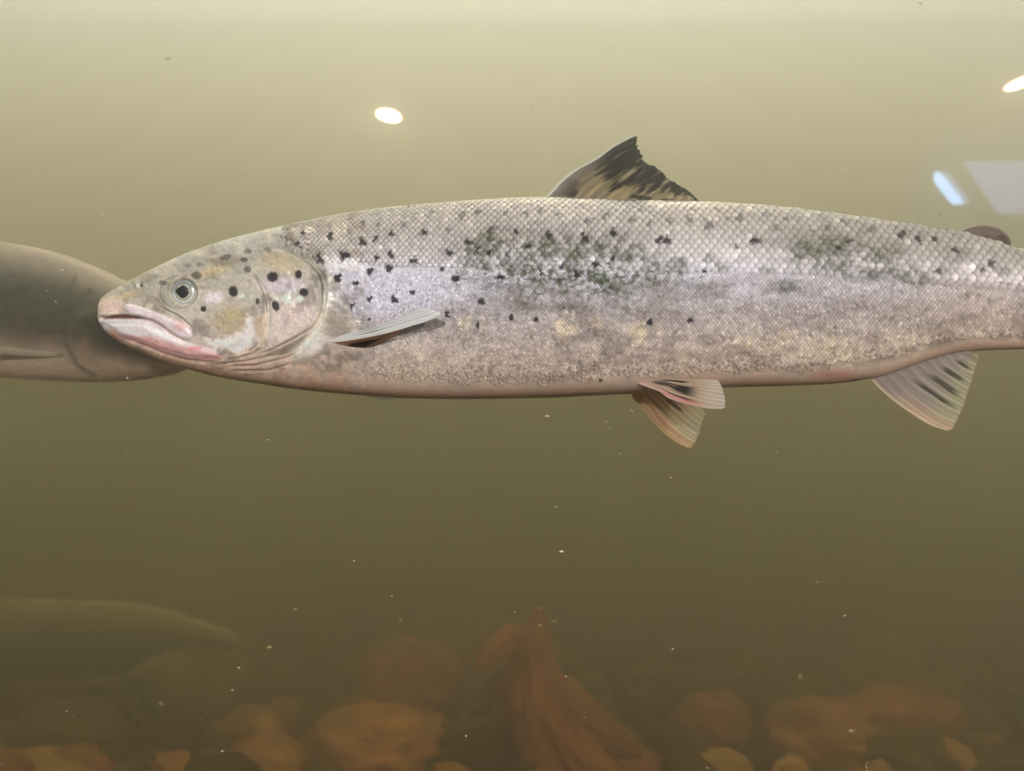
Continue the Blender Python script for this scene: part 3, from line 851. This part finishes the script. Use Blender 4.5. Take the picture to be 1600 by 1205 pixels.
def pelvic_near_col(a, r, rb, U, V):
    c = np.broadcast_to(lin((206, 184, 160)), a.shape + (3,)).copy()
    c = mix(c, lin((232, 226, 214)), sstep(.6, .95, r) * .7)
    s = streak(a, r, 9, 121, 1.1, 1.5)
    blk = sstep(.5, .62, s + .16 * sstep(.16, .35, a) * sstep(.98, .6, a)) * sstep(.02, .12, r) * sstep(.72, .5, r)
    c = mix(c, lin((34, 34, 40)), blk * .95)
    c = mix(c, lin((228, 148, 146)), .85 * sstep(.16, .06, a) * sstep(.18, .3, r) * sstep(.82, .6, r))
    c = mix(c, lin((240, 226, 212)), .8 * sstep(.05, .01, a))
    c = mix(c, lin((224, 190, 180)), .8 * sstep(.2, .05, r))
    return c * (1 + .35 * (rb - .4))[..., None]
ypv = fish.surface(1002, 594)[0][1]
fin('pelvic_fin', [(996, 600), (1000, 596), (1008, 592), (1030, 592)],
    [(1128, 639.5), (1133.5, 636), (1134, 629), (1132, 616), (1129, 605), (1124, 596), (1118, 593)],
    [ypv + .003, ypv + .004], [ypv - .012, ypv - .004], salmon, pelvic_near_col, fish.k, nray=9, na=140, nr=50, ragged=.03,
    lead=[(996, 600), (1014, 606), (1030, 612), (1044, 622), (1080, 633), (1108, 638.5), (1128, 639.5)], thick=4, seed=8,
    alphaf=lambda a, r, rb: 1 - .35 * sstep(.6, 1, r) * (1 - .6 * rb))

def pelvic_far_col(a, r, rb, U, V):
    c = np.broadcast_to(lin((214, 196, 172)), a.shape + (3,)).copy()
    c = mix(c, lin((222, 216, 200)), sstep(.5, .9, r))
    c = mix(c, lin((226, 184, 152)), .6 * sstep(.3, .1, a))
    s = streak(a, r, 8, 131, 1.1, 1.5)
    c = mix(c, lin((70, 58, 44)), sstep(.56, .66, s) * sstep(.2, .35, r) * sstep(.75, .6, r) * sstep(.15, .3, a) * .8)
    c = mix(c, lin((244, 228, 182)), .9 * sstep(.07, .015, a))
    return c * (1 + .4 * (rb - .4))[..., None]
ypf = 2 * FY - ypv
fin('pelvic_fin', [(990, 607), (1005, 608), (1030, 606), (1058, 604)],
    [(1078, 700.5), (1084, 697), (1090, 684), (1095, 672), (1098, 657), (1101, 648), (1098, 636)],
    [ypf - .012, ypf - .012], [ypf + .006, ypf + .004], salmon, pelvic_far_col, fish.k, nray=8, na=120, nr=46, ragged=.04,
    lead=[(984, 610), (988, 621), (1005, 641), (1020, 660), (1040, 679), (1062, 694), (1078, 700.5)], thick=3, seed=9,
    alphaf=lambda a, r, rb: 1 - .45 * sstep(.35, 1, r) * (1 - .6 * rb) * sstep(.05, .3, a))

def anal_col(a, r, rb, U, V):
    c = np.broadcast_to(lin((178, 168, 162)), a.shape + (3,)).copy()
    c = mix(c, lin((196, 192, 166)), sstep(.45, .9, r))
    c = mix(c, lin((222, 188, 164)), .6 * sstep(.22, .06, a) * sstep(.2, .5, r))
    s = streak(a, r, 9, 143, .9, 1.2)
    blk = sstep(.1, .6, np.cos((a + .04 * (s - .5)) * 2 * math.pi * 6.2 + .6) + 1.6 * (s - .5)) * sstep(.10 + .2 * a, .38 + .2 * a, r) * sstep(.97, .70, r) * sstep(.14, .26, a) * sstep(1.0, .88, a)
    c = mix(c, lin((66, 62, 58)), blk * .85)
    c = mix(c, lin((130, 112, 116)), .6 * sstep(.35, .1, r) * sstep(.5, .7, rb))
    c = mix(c, lin((238, 220, 190)), .9 * sstep(.05, .012, a))
    return c * (1 + .25 * (rb - .4))[..., None]
fin('anal_fin', [(1362, 592), (1385, 582), (1420, 569), (1460, 556), (1506, 546)],
    [(1481, 673.5), (1489, 671), (1493, 665), (1502, 646), (1509, 627), (1515, 608), (1524, 578), (1530, 556)],
    [FY - .003] * 2, [FY - .014, FY - .004], salmon, anal_col, fish.k, nray=10, na=170, nr=54, ragged=.03,
    lead=[(1360, 594), (1367, 602), (1388, 621), (1422, 645.5), (1457, 666), (1481, 673.5)], thick=4, seed=12,
    alphaf=lambda a, r, rb: 1 - .5 * sstep(.3, 1, r) * (1 - .6 * rb) * sstep(.05, .3, a) - .2 * sstep(.75, 1, a))

def pect_col(a, r, rb, U, V):
    c = np.broadcast_to(lin((246, 248, 246)), a.shape + (3,)).copy()
    c = mix(c, lin((96, 98, 96)), .8 * sstep(.14, .02, rb) * sstep(.2, .45, r))
    c = mix(c, lin((244, 244, 238)), .8 * sstep(.16, .05, a))
    c = mix(c, lin((66, 66, 66)), .8 * sstep(.8, .97, a) * sstep(.45, .7, r))
    return c
ypc = fish.surface(507, 534)[0][1]
pect = fin('pectoral_fin', [(497, 535), (500, 531), (508, 528), (520, 526)],
    [(688, 492), (687, 488), (682, 485.5), (674, 483), (667, 482), (658, 482.5), (648, 485)],
    [ypc + .003, ypc + .006], [ypc - .022, ypc - .012], salmon, pect_col, fish.k, nray=7, na=110, nr=60, ragged=.05,
    lead=[(497, 536), (528, 534.5), (560, 530), (600, 522), (645, 509), (670, 501), (688, 492)],
    trail=[(520, 526), (560, 521), (590, 513), (615, 502), (632, 493), (648, 485)], thick=4, seed=14,
    alphaf=lambda a, r, rb: 1 - .3 * sstep(.5, 1, r) * (1 - rb) * a)
def pect_low_col(a, r, rb, U, V):
    c = np.broadcast_to(lin((182, 138, 108)), a.shape + (3,)).copy()  # brown of the folded underside, with the fin's shadow painted in
    c = mix(c, lin((36, 34, 36)), .95 * sstep(.48, .6, streak(a, r, 6, 151, 1.0, 2.0) + .35 * sstep(.3, .6, a) - .05) * sstep(.3, .45, r) * sstep(.99, .75, r) * sstep(.2, .4, a))
    c = mix(c, lin((206, 150, 130)), .7 * sstep(.3, .05, r))
    return c * (1 + .25 * (rb - .4))[..., None]
under = fin('fin_underside', [(505, 534), (506, 538), (508, 543), (513, 548)],
    [(650, 507), (636, 514), (622, 521), (606, 530), (592, 537), (572, 545)],
    [ypc + .0035, ypc + .005], [ypc - .019, ypc + .001], salmon, pect_low_col, fish.k, nray=6, na=90, nr=50, ragged=.04,
    lead=[(505, 536), (530, 535), (560, 531), (600, 523), (630, 514), (650, 507)], thick=3, seed=15)
under.parent = pect
# far pectoral fin, only its edge shows under the belly
fin('pectoral_fin', [(520, 585), (530, 590), (540, 592)], [(632, 624), (624, 625.5), (605, 625), (585, 622), (570, 618)],
    [2 * FY - ypc - .008] * 2, [FY + .03, FY + .03], salmon, pect_col, fish.k, nray=6, na=40, nr=24, thick=3, seed=16)
# tail fin, beyond the right edge of the picture
def tail_col(a, r, rb, U, V):
    c = np.broadcast_to(lin((130, 120, 108)), a.shape + (3,)).copy()
    c = mix(c, lin((60, 58, 58)), sstep(.5, 1, r) * .8)
    return c * (1 + .5 * (rb - .4))[..., None]
fin('tail_fin', [(1752, 421), (1766, 440), (1770, 472), (1766, 505), (1752, 524)], [(1925, 330), (1905, 385), (1885, 430), (1874, 472), (1885, 514), (1905, 560), (1925, 615)],
    [FY] * 2, [FY + .008, FY - .006, FY + .008], salmon, tail_col, fish.k, nray=19, na=200, nr=50, thick=7, ragged=.03, seed=17)

# ------------------------------------------------------------------ the other two fish
def other_fish(name, label, y0, tops, bots, halfs, snout, n, colf, eye=None, seed=1):
    root = empty(name, px(snout[0], bots[len(bots) // 2][1], y0))
    tag(root, label, 'fish')
    lo, hi = tops[0][0], tops[-1][0]
    q = np.linspace(0, 1, n)
    uu = hi - (hi - lo) * (q ** 1.0)
    uu = np.sort(np.concatenate([uu[uu < hi - 14], hi - 14 * np.linspace(.002, 1, 22) ** 2]))
    f = Fish(y0, uu, tops, bots, halfs, 110, 50, [(lo, .85), (hi, .8)], root)
    f.displace(lambda u, v, t: 1.2 * (fbm(u / 30, v / 20, seed) - .5))
    f.build('body', np.clip(colf(f.U0, f.V0, f.T), .004, .9), M_far)
    if eye:
        eye_part(f, eye[0], eye[1], eye[2], root)
    return root, f

T2 = [(-900, 480), (-820, 470), (-700, 458), (-500, 420), (-300, 384), (-120, 369), (0, 378), (50, 386), (100, 398), (150, 417), (195, 438), (250, 464), (300, 492), (326, 512), (334, 524)]
B2 = [(-900, 520), (-820, 530), (-700, 542), (-500, 560), (-300, 580), (-120, 588), (0, 590), (60, 594), (150, 597.5), (210, 595), (250, 589), (290, 578), (318, 560), (330, 545), (334, 524)]
H2 = [(-900, 10), (-820, 18), (-700, 26), (-300, 52), (-100, 60), (100, 58), (200, 48), (280, 34), (320, 18), (334, 0)]
def col2(u, v, t):
    n1, n2, n3 = fbm(u / 50, v / 30, 201), fbm(u / 16, v / 8, 202), fbm(u / 4, v / 4, 203, 2)
    c = ramp(np.clip(t + .10 * (n1 - .5), 0, 1), np.array([0, .12, .25, .42, .6, .72, .84, 1]), np.array([(168, 156, 152), (150, 140, 136), (108, 106, 102), (78, 78, 76), (92, 88, 84), (140, 122, 116), (214, 186, 170), (232, 202, 182)]))
    c = mix(c, lin((36, 38, 38)), .6 * sstep(.48, .64, n2) * sstep(.2, .36, t) * sstep(.78, .6, t))
    c = mix(c, lin((34, 36, 36)), .9 * sstep(1.15, .45, blob(u, v, 190, 522, 84, 40, .5) + .5 * (n2 - .5)))
    c = mix(c, lin((150, 150, 120)), .35 * sstep(1.1, .3, blob(u, v, 135, 486, 28, 9, -.25)))
    c = mix(c, lin((190, 150, 130)), .6 * sstep(1.1, .3, blob(u, v, 130, 545, 16, 24)))
    op, oa = seg_dist(u, v, [(118, 432), (106, 460), (100, 500), (104, 540), (122, 572), (150, 588)])
    c = mix(c, lin((30, 30, 28)), .7 * np.exp(-(op / 3.0) ** 2))
    for (su, sv, sr) in ((60, 470, 6), (30, 455, 5), (85, 448, 5), (12, 480, 6), (48, 500, 5), (70, 520, 4), (20, 430, 4), (140, 455, 6), (165, 475, 6), (-20, 460, 6), (-40, 490, 5)):
        c = mix(c, lin((24, 24, 26)), .85 * sstep(1.3, .7, blob(u, v, su, sv, sr, sr * .8)))
    return c * (.72 + .4 * (n3[..., None] - .5) + .25 * (n2[..., None] - .5)) * (1 - .3 * (sstep(.15, .3, t) * sstep(.75, .6, t)))[..., None]
FY2 = 0.80
salmon2, fish2 = other_fish('salmon', 'darker hazy salmon facing right behind the big salmon\'s snout', FY2, T2, B2, H2, (0, 590), 300, col2, eye=(262, 505, 11), seed=210)
def pect2_col(a, r, rb, U, V):
    c = np.broadcast_to(lin((214, 204, 188)), a.shape + (3,)).copy()
    return mix(c, lin((60, 56, 50)), .8 * sstep(.12, .03, r))
yp2 = fish2.surface(105, 556)[0][1]
fin('pectoral_fin', [(108, 554), (106, 556), (103, 558)], [(-95, 536), (-92, 544), (-80, 550)], [yp2 + .002] * 2, [yp2 - .03, yp2 - .02], salmon2, pect2_col, fish2.k, nray=5, na=40, nr=40,
    lead=[(108, 554), (60, 548), (0, 542), (-50, 538), (-95, 536)], trail=[(103, 558), (60, 557), (0, 554), (-50, 551), (-80, 550)], thick=4, seed=20)
fin('dorsal_fin', [(-150, 374), (-250, 382), (-360, 400)], [(-300, 286), (-320, 310), (-345, 350), (-400, 400)], [FY2] * 2, [FY2] * 2, salmon2, dorsal_col, fish2.k, nray=11, na=90, nr=30, thick=3, seed=21)
fin('tail_fin', [(-888, 484), (-894, 500), (-888, 516)], [(-1010, 410), (-985, 460), (-978, 500), (-985, 540), (-1010, 595)], [FY2] * 2, [FY2] * 2, salmon2, tail_col, fish2.k, nray=15, na=90, nr=30, thick=4, seed=22)

T3 = [(-430, 985), (-330, 972), (-180, 952), (-60, 943), (60, 938), (150, 938.5), (210, 943), (260, 953), (310, 969), (345, 981), (366, 989), (374, 994), (377, 1001)]
B3 = [(-430, 1010), (-330, 1022), (-180, 1044), (-60, 1056), (60, 1060), (150, 1058), (210, 1052), (260, 1043), (310, 1030), (345, 1021), (366, 1014), (374, 1009), (377, 1001)]
H3 = [(-430, 5), (-330, 12), (-180, 24), (0, 32), (150, 32), (260, 26), (330, 17), (365, 9), (377, 0)]
def col3(u, v, t):
    n1, n2 = fbm(u / 40, v / 20, 301), fbm(u / 12, v / 8, 302)
    c = ramp(np.clip(t + .1 * (n1 - .5), 0, 1), np.array([0, .2, .4, .7, 1]), np.array([(206, 190, 150), (176, 160, 122), (84, 78, 56), (70, 62, 44), (80, 68, 50)]))  # back lit from overhead and darker lower body, painted into the ramp
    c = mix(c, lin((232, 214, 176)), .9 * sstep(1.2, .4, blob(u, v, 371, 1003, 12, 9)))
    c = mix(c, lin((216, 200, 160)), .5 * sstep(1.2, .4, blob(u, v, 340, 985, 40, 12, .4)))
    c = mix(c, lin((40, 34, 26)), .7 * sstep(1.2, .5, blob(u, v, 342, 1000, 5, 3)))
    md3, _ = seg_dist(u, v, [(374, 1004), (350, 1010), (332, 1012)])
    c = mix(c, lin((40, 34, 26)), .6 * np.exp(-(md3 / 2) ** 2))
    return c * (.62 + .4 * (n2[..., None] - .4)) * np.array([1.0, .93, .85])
FY3 = 1.15
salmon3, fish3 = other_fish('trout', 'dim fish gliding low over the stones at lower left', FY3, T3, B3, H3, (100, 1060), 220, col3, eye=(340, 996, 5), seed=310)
fin('tail_fin', [(-424, 988), (-427, 998), (-424, 1008)], [(-490, 950), (-478, 985), (-476, 998), (-478, 1012), (-490, 1046)], [FY3] * 2, [FY3] * 2, salmon3, tail_col, fish3.k, nray=11, na=60, nr=20, thick=3, seed=23)
fin('dorsal_fin', [(20, 944), (-30, 948), (-80, 952)], [(-60, 896), (-75, 915), (-90, 930), (-105, 950)], [FY3] * 2, [FY3] * 2, salmon3, dorsal_col, fish3.k, nray=9, na=60, nr=20, thick=3, seed=24)

# ------------------------------------------------------------------ stones
BEDK = 0.90
def stone(u, v_top, w, h, y, col, label, seed, group='stones on the tank bed'):
    """w, h in photograph pixels at depth y; the stone sits on the bed"""
    y = y * BEDK
    k = y / F
    n, m = 26, 40
    th = np.linspace(0.02, math.pi - .02, n)[:, None]
    ph = np.linspace(0, 2 * math.pi, m, endpoint=False)[None]
    d = np.stack([np.sin(th) * np.cos(ph), np.sin(th) * np.sin(ph), np.cos(th) + 0 * ph], -1)
    nz = fbm(d[..., 0] * 1.6 + d[..., 2] * 1.1 + seed * 3.1, d[..., 1] * 1.6 - d[..., 2] * .7 + seed * 1.7, seed, 3)
    nz2 = fbm(d[..., 0] * 6 + d[..., 2] * 4 + seed, d[..., 1] * 6 - d[..., 2] * 5, seed + 4, 3)
    rid = np.abs(fbm(d[..., 0] * 1.3 - d[..., 2] * 1.9 + seed, d[..., 1] * 1.4 + d[..., 2] + seed * .7, seed + 9, 2) - .5)
    r = 1.02 + .85 * (nz - .5) - .7 * np.maximum(.16 - rid, 0) + .16 * (nz2 - .5)
    r = np.clip(r, .62, 1.08 + .08 * (nz2 - .5))
    cx, top = (u - CU) * k, (CV - v_top) * k
    base = float(bed_z(np.array([cx]), np.array([y]))[0]) - .012
    rz = max((top - base) / 2, h * k / 2, .012)
    ctr = np.array([cx, y + w * k * .18, top - rz])
    loc = np.array([cx, ctr[1], base])
    V = d * r[..., None] * np.array([w * k / 2, w * k * .42, rz]) + ctr - loc
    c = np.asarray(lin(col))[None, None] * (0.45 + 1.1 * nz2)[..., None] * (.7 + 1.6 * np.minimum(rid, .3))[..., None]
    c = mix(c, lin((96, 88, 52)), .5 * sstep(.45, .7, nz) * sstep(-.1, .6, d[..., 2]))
    f = [grid_faces(n, m, wrap=True)]
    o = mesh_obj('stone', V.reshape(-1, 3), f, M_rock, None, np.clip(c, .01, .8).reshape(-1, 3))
    o.location = loc
    tag(o, label, 'stone', group)
    return o
RD, OR_, TN, GR, DK = (150, 98, 70), (158, 110, 68), (166, 126, 80), (88, 80, 52), (72, 60, 42)
STONES = [
    (645, 1012, 165, 120, 1.24, RD, 'reddish humped stone just left of the driftwood stump'),
    (590, 1118, 225, 100, 1.07, OR_, 'broad orange brown flat stone in front of the reddish humped stone'),
    (412, 1170, 125, 60, 1.05, OR_, 'rounded orange stone at bottom edge left of the broad flat stone'),
    (285, 1032, 215, 110, 1.16, GR, 'big dim olive boulder beneath the low fish\'s head'),
    (105, 1112, 190, 80, 1.12, DK, 'dim brown stone near the lower left corner'),
    (60, 1192, 210, 40, 1.04, TN, 'tan stone cut by the bottom left corner of the picture'),
    (262, 1192, 130, 40, 1.04, OR_, 'low tan stone at bottom edge below the olive boulder'),
    (500, 1096, 110, 70, 1.2, DK, 'small dark stone between olive boulder and reddish humped stone'),
    (742, 1128, 110, 80, 1.1, DK, 'dark stone tucked against the left foot of the stump'),
    (1022, 1046, 120, 80, 1.2, GR, 'olive stone with rounded top just right of the stump'),
    (1062, 1138, 130, 60, 1.08, DK, 'brown stone beside the rightmost root of the stump'),
    (1112, 1088, 130, 70, 1.15, RD, 'mid sized reddish stone right of the olive rounded stone'),
    (1195, 1066, 160, 80, 1.22, DK, 'dim wide stone behind the reddish stones at right'),
    (1132, 1180, 100, 40, 1.04, TN, 'small bright tan stone at the bottom edge right of the roots'),
    (1243, 1185, 66, 40, 1.04, TN, 'tiny pale orange stone at bottom edge, right of the bright tan one'),
    (1300, 1104, 180, 70, 1.12, OR_, 'long low brown stone right of centre'),
    (1425, 1090, 190, 80, 1.18, RD, 'large dim reddish stone toward the lower right'),
    (1560, 1078, 170, 90, 1.2, GR, 'mossy stone at the right edge of the bed'),
    (1460, 1160, 170, 60, 1.07, DK, 'dark greenish stone in front of the large dim reddish one'),
    (1575, 1178, 130, 50, 1.05, DK, 'brown stone in the lower right corner'),
    (860, 1176, 70, 40, 1.05, DK, 'dark pebble between the splayed roots'),
]
for q, s_ in enumerate(STONES):
    stone(*s_[:4], s_[4], s_[5], s_[6], 400 + q * 7)

# pebbles: too many and too small to count
pv_, pf_, pcol = [], [], []
ico = np.array([(0, 0, 1), (.89, 0, .45), (.28, .85, .45), (-.72, .53, .45), (-.72, -.53, .45), (.28, -.85, .45), (.72, .53, -.45), (-.28, .85, -.45), (-.89, 0, -.45), (-.28, -.85, -.45), (.72, -.53, -.45), (0, 0, -1)])
icf = np.array([(0, 1, 2), (0, 2, 3), (0, 3, 4), (0, 4, 5), (0, 5, 1), (1, 6, 2), (2, 7, 3), (3, 8, 4), (4, 9, 5), (5, 10, 1), (6, 7, 2), (7, 8, 3), (8, 9, 4), (9, 10, 5), (10, 6, 1), (11, 7, 6), (11, 8, 7), (11, 9, 8), (11, 10, 9), (11, 6, 10)])
NP = 2600
pxs, pys = rng.uniform(-1.5, 1.5, NP), .8 + 1.2 * rng.random(NP) ** 1.5
sz = rng.uniform(.006, .024, NP) * (1 + (rng.random(NP) < .12) * .9)
pz = bed_z(pxs, pys)
for q in range(NP):
    jit = 1 + rng.uniform(-.22, .22, (12, 1))
    pv_.append(ico * jit * sz[q] * np.array([rng.uniform(.8, 1.4), rng.uniform(.8, 1.3), rng.uniform(.5, .8)]) + (pxs[q], pys[q], pz[q] + sz[q] * .3))
    pf_.append(icf + q * 12)
    base = lin([RD, OR_, TN, GR, DK][rng.integers(0, 5)]) * rng.uniform(.5, 1.0)
    pcol.append(np.repeat(base[None], 12, 0))
tag(mesh_obj('gravel', np.concatenate(pv_), np.concatenate(pf_), M_rock, None, np.concatenate(pcol)), 'brown gravel scattered between the stones', None, None, 'stuff')

# ------------------------------------------------------------------ driftwood stump with splayed roots
def tube(name, pts, rad, parent, seed, n=110, m=56, col=(118, 80, 52)):
    p = np.array([tuple(px(q[0], q[1], q[2] * BEDK)) for q in pts])
    rad = [q * BEDK for q in rad]
    c = curve(p, n)
    r = np.interp(np.linspace(0, 1, n), np.linspace(0, 1, len(rad)), rad)
    t = np.gradient(c, axis=0)
    t /= np.linalg.norm(t, axis=1, keepdims=True)
    a = np.cross(t, np.array([0.0, 1.0, 0.15]))
    a /= np.linalg.norm(a, axis=1, keepdims=True)
    b = np.cross(t, a)
    th = np.linspace(0, 2 * math.pi, m, endpoint=False)
    s = np.linspace(0, 1, n)[:, None]
    fl = 1 + .42 * (fbm(np.cos(th)[None] * 6 + seed + s * 2, np.sin(th)[None] * 6 + s * 5, seed + 8, 4) - .5) * 2 + .30 * (fbm(np.cos(th)[None] * 2.2 + seed + s * 1.2, np.sin(th)[None] * 2.2 + s * 1.5, seed, 3) - .5) * 2 + .06 * np.sin(th[None] * 7 + s * 3)
    V = c[:, None] + (a[:, None] * np.cos(th)[None, :, None] + b[:, None] * np.sin(th)[None, :, None]) * (r[:, None] * fl)[..., None]
    gr = fbm(np.cos(th)[None] * 7 + seed, np.sin(th)[None] * 7 + s * 5, seed + 3, 3)
    cc = lin(col)[None, None] * (.45 + 1.1 * gr)[..., None]
    loc = np.array(parent.location)
    V = np.concatenate([V.reshape(-1, 3), c[:1], c[-1:]]) - loc
    cc = np.concatenate([cc.reshape(-1, 3), cc[0, :1], cc[-1, :1]])
    j = np.arange(m)
    f0 = np.stack([np.full(m, n * m), (j + 1) % m, j], 1)
    f1 = np.stack([np.full(m, n * m + 1), (n - 1) * m + j, (n - 1) * m + (j + 1) % m], 1)
    return mesh_obj(name, V, [grid_faces(n, m, wrap=True), f0, f1], M_wood, parent, np.clip(cc, .01, .7))
stump = empty('driftwood_stump', px(850, 1190, 1.12 * BEDK))
tag(stump, 'orange brown driftwood stump with a pointed top and splayed roots', 'driftwood')
tube('trunk', [(843, 950, 1.08), (841, 985, 1.08), (836, 1030, 1.08), (838, 1080, 1.08), (850, 1130, 1.08), (862, 1215, 1.08)], [.007, .016, .027, .036, .042, .044], stump, 501, col=(146, 96, 60))
tube('branch', [(752, 1038, 1.05), (772, 1020, 1.05), (800, 994, 1.06), (824, 1010, 1.07), (834, 1060, 1.08)], [.009, .012, .013, .017, .018], stump, 507, col=(140, 92, 58))
tube('root', [(838, 1060, 1.12), (872, 1085, 1.09), (910, 1125, 1.06), (950, 1155, 1.05), (1000, 1178, 1.05)], [.024, .022, .019, .015, .008], stump, 511)
tube('root', [(830, 1075, 1.11), (858, 1120, 1.07), (895, 1170, 1.04), (945, 1215, 1.02), (985, 1240, 1.02)], [.026, .028, .026, .022, .014], stump, 517, col=(128, 86, 54))
tube('root', [(820, 1080, 1.11), (836, 1130, 1.07), (850, 1180, 1.04), (872, 1230, 1.02)], [.024, .026, .024, .02], stump, 523, col=(120, 80, 50))
tube('root', [(805, 1060, 1.14), (770, 1082, 1.14), (740, 1110, 1.13), (722, 1150, 1.12)], [.018, .015, .012, .008], stump, 531, col=(98, 70, 46))

# ------------------------------------------------------------------ drifting flecks of debris
NF = 1700
fv, ff, fc = [], [], []
for q in range(NF):
    y = Y0 + .01 + 1.0 * rng.random() ** 1.7
    u, v = rng.uniform(-60, 1660), rng.uniform(-40, 1230)
    if 130 < u and 290 < v < 640 and y > FY - .06:
        y = rng.uniform(Y0 + .002, FY - .048) if rng.random() < .12 else y + .2
    c = np.array(px(u, v, y))
    L = rng.uniform(.0004, .0010 if q % 2 else .0018) * (1 + (rng.random() < .10) * 1.0) * (y / .8)
    a = rng.normal(0, .35)
    d = np.array([math.cos(a), rng.normal(0, .4), math.sin(a)])
    e1 = np.array([-math.sin(a), .3, math.cos(a)]) * .35
    e2 = np.array([0, .4, 0])
    vv = [c + d * L, c - d * L, c + e1 * L, c - e1 * L, c + e2 * L, c - e2 * L]
    fv += vv
    b = q * 6
    ff += [(b, b + 2, b + 4), (b, b + 4, b + 3), (b, b + 3, b + 5), (b, b + 5, b + 2), (b + 1, b + 4, b + 2), (b + 1, b + 3, b + 4), (b + 1, b + 5, b + 3), (b + 1, b + 2, b + 5)]
    fc += [lin((236, 226, 196)) * rng.uniform(.5, 1.0)] * 6
tag(mesh_obj('drifting_debris', np.array(fv), np.array(ff), M_fleck, None, np.array(fc)), 'pale flecks of debris drifting in the water', None, None, 'stuff')

# ------------------------------------------------------------------ lamps, and glowing shapes added for glass reflections
M_lens = emit_mat('lamp_lens', (1.0, 0.93, 0.84), 5.0)  # shared by the ceiling lamps and the glowing ovals added as their reflections
M_reflection_rim = emit_mat('reflection_glow_rim', (1.0, 0.55, 0.38), 1.6)
M_metal = new_mat('lamp_metal')[0]
M_metal.node_tree.nodes['Principled BSDF'].inputs['Metallic'].default_value = 0.9
M_metal.node_tree.nodes['Principled BSDF'].inputs['Base Color'].default_value = (.4, .4, .4, 1)

def disc_dome(name, rad, r0, bulge, mat, parent, m=40, n=8, rot=None, loc=(0, 0, 0)):
    rr = np.linspace(r0, 1, n)[:, None]
    th = np.linspace(0, 2 * math.pi, m, endpoint=False)[None]
    V = np.stack([rad * rr * np.cos(th), rad * rr * np.sin(th), bulge * np.sqrt(np.clip(1 - rr ** 2, 0, 1)) + 0 * th], -1)
    o = mesh_obj(name, V.reshape(-1, 3) + np.array(loc), grid_faces(n, m, wrap=True), mat, parent)
    return o

def lamp_reflection(u, v, y, w, asp, roll, label):  # glowing disc added in the water for a lamp reflected in the glass
    root = empty('lamp_reflection', px(u, v, y))
    tag(root, label, 'lamp', 'added lamp reflections')
    k = y / F
    to_cam = (-Vector(root.location)).normalized()
    root.rotation_euler = (math.pi / 2 + math.acos(asp), roll, 0)
    disc_dome('lens', w / 2 * k * .86, 0.01, .002, M_lens, root)
    disc_dome('rim', w / 2 * k, .84, .0005, M_reflection_rim, root, loc=(0, 0, -.0006))
    return root
lamp_reflection(607, 181, 0.98, 45, .27, .12, 'small glowing oval added as a lamp reflection, left of the dorsal fin')
lamp_reflection(1592, 131, 0.98, 48, .20, -.2, 'small glowing oval added as a lamp reflection, cut by the right edge near the top')

# glowing shapes added in place of a bluish glass reflection, right edge
panel = empty('glass_reflection', px(1540, 300, 1.12))
tag(panel, 'pale bluish glow added as a glass reflection, with a bright slanted strip at the right edge', 'reflection')
def flat(name, pts, y, mat, th=.003):
    p = np.array([tuple(px(a, b, y)) for a, b in pts])
    q = p + np.array([0, th, 0])
    n = len(p)
    V = np.concatenate([p, q]) - np.array(panel.location)
    me = bpy.data.meshes.new(name)
    me.from_pydata([tuple(x) for x in V], [], [list(range(n)), list(range(2 * n - 1, n - 1, -1))] + [[i, i + n, (i + 1) % n + n, (i + 1) % n] for i in range(n)])
    me.materials.append(mat)
    o = bpy.data.objects.new(name, me)
    C.objects.link(o)
    o.parent = panel
    return o
flat('strip_reflection', [(1462, 269), (1466, 268), (1472, 272), (1502, 310), (1506, 318), (1494, 319), (1488, 317), (1464, 288), (1460, 278)], 1.12, emit_mat('strip_glow', (.26, .44, 1.0), 4.2))
flat('side_reflection', [(1471, 267), (1479, 266), (1516, 314), (1510, 318)], 1.122, emit_mat('side_glow', (.45, .5, 1.0), 1.0))
flat('broad_reflection', [(1506, 252), (1700, 250), (1700, 330), (1562, 334)], 1.13, emit_mat('broad_glow', (.46, .50, 1.0), .95))

# two warm round ceiling lamps on the viewers' side of the glass
for (lx, ly, lz, lab) in ((-.35, -1.5, .76, 'round warm ceiling lamp above the viewing side, left one'), (1.41, -1.5, .85, 'round warm ceiling lamp above the viewing side, right one')):
    root = empty('ceiling_lamp', (lx, ly, lz))
    tag(root, lab, 'lamp', 'ceiling lamps on the viewing side')
    aim = (Vector((0.1, .7, 0)) - Vector((lx, ly, lz))).normalized()
    root.rotation_euler = aim.to_track_quat('Z', 'Y').to_euler()
    disc_dome('lens', .055, .01, .004, M_lens, root, loc=(0, 0, -.012))
    disc_dome('housing', .07, .8, .05, M_metal, root, loc=(0, 0, -.04))
    ld = bpy.data.lights.new('lamp_light', 'AREA')
    ld.shape = 'DISK'
    ld.size = .11
    ld.energy = LAMP_POWER
    ld.color = (1.0, .955, .94)
    lo_ = bpy.data.objects.new('lamp_light', ld)
    C.objects.link(lo_)
    lo_.parent = root
    lo_.rotation_euler = (math.pi, 0, 0)
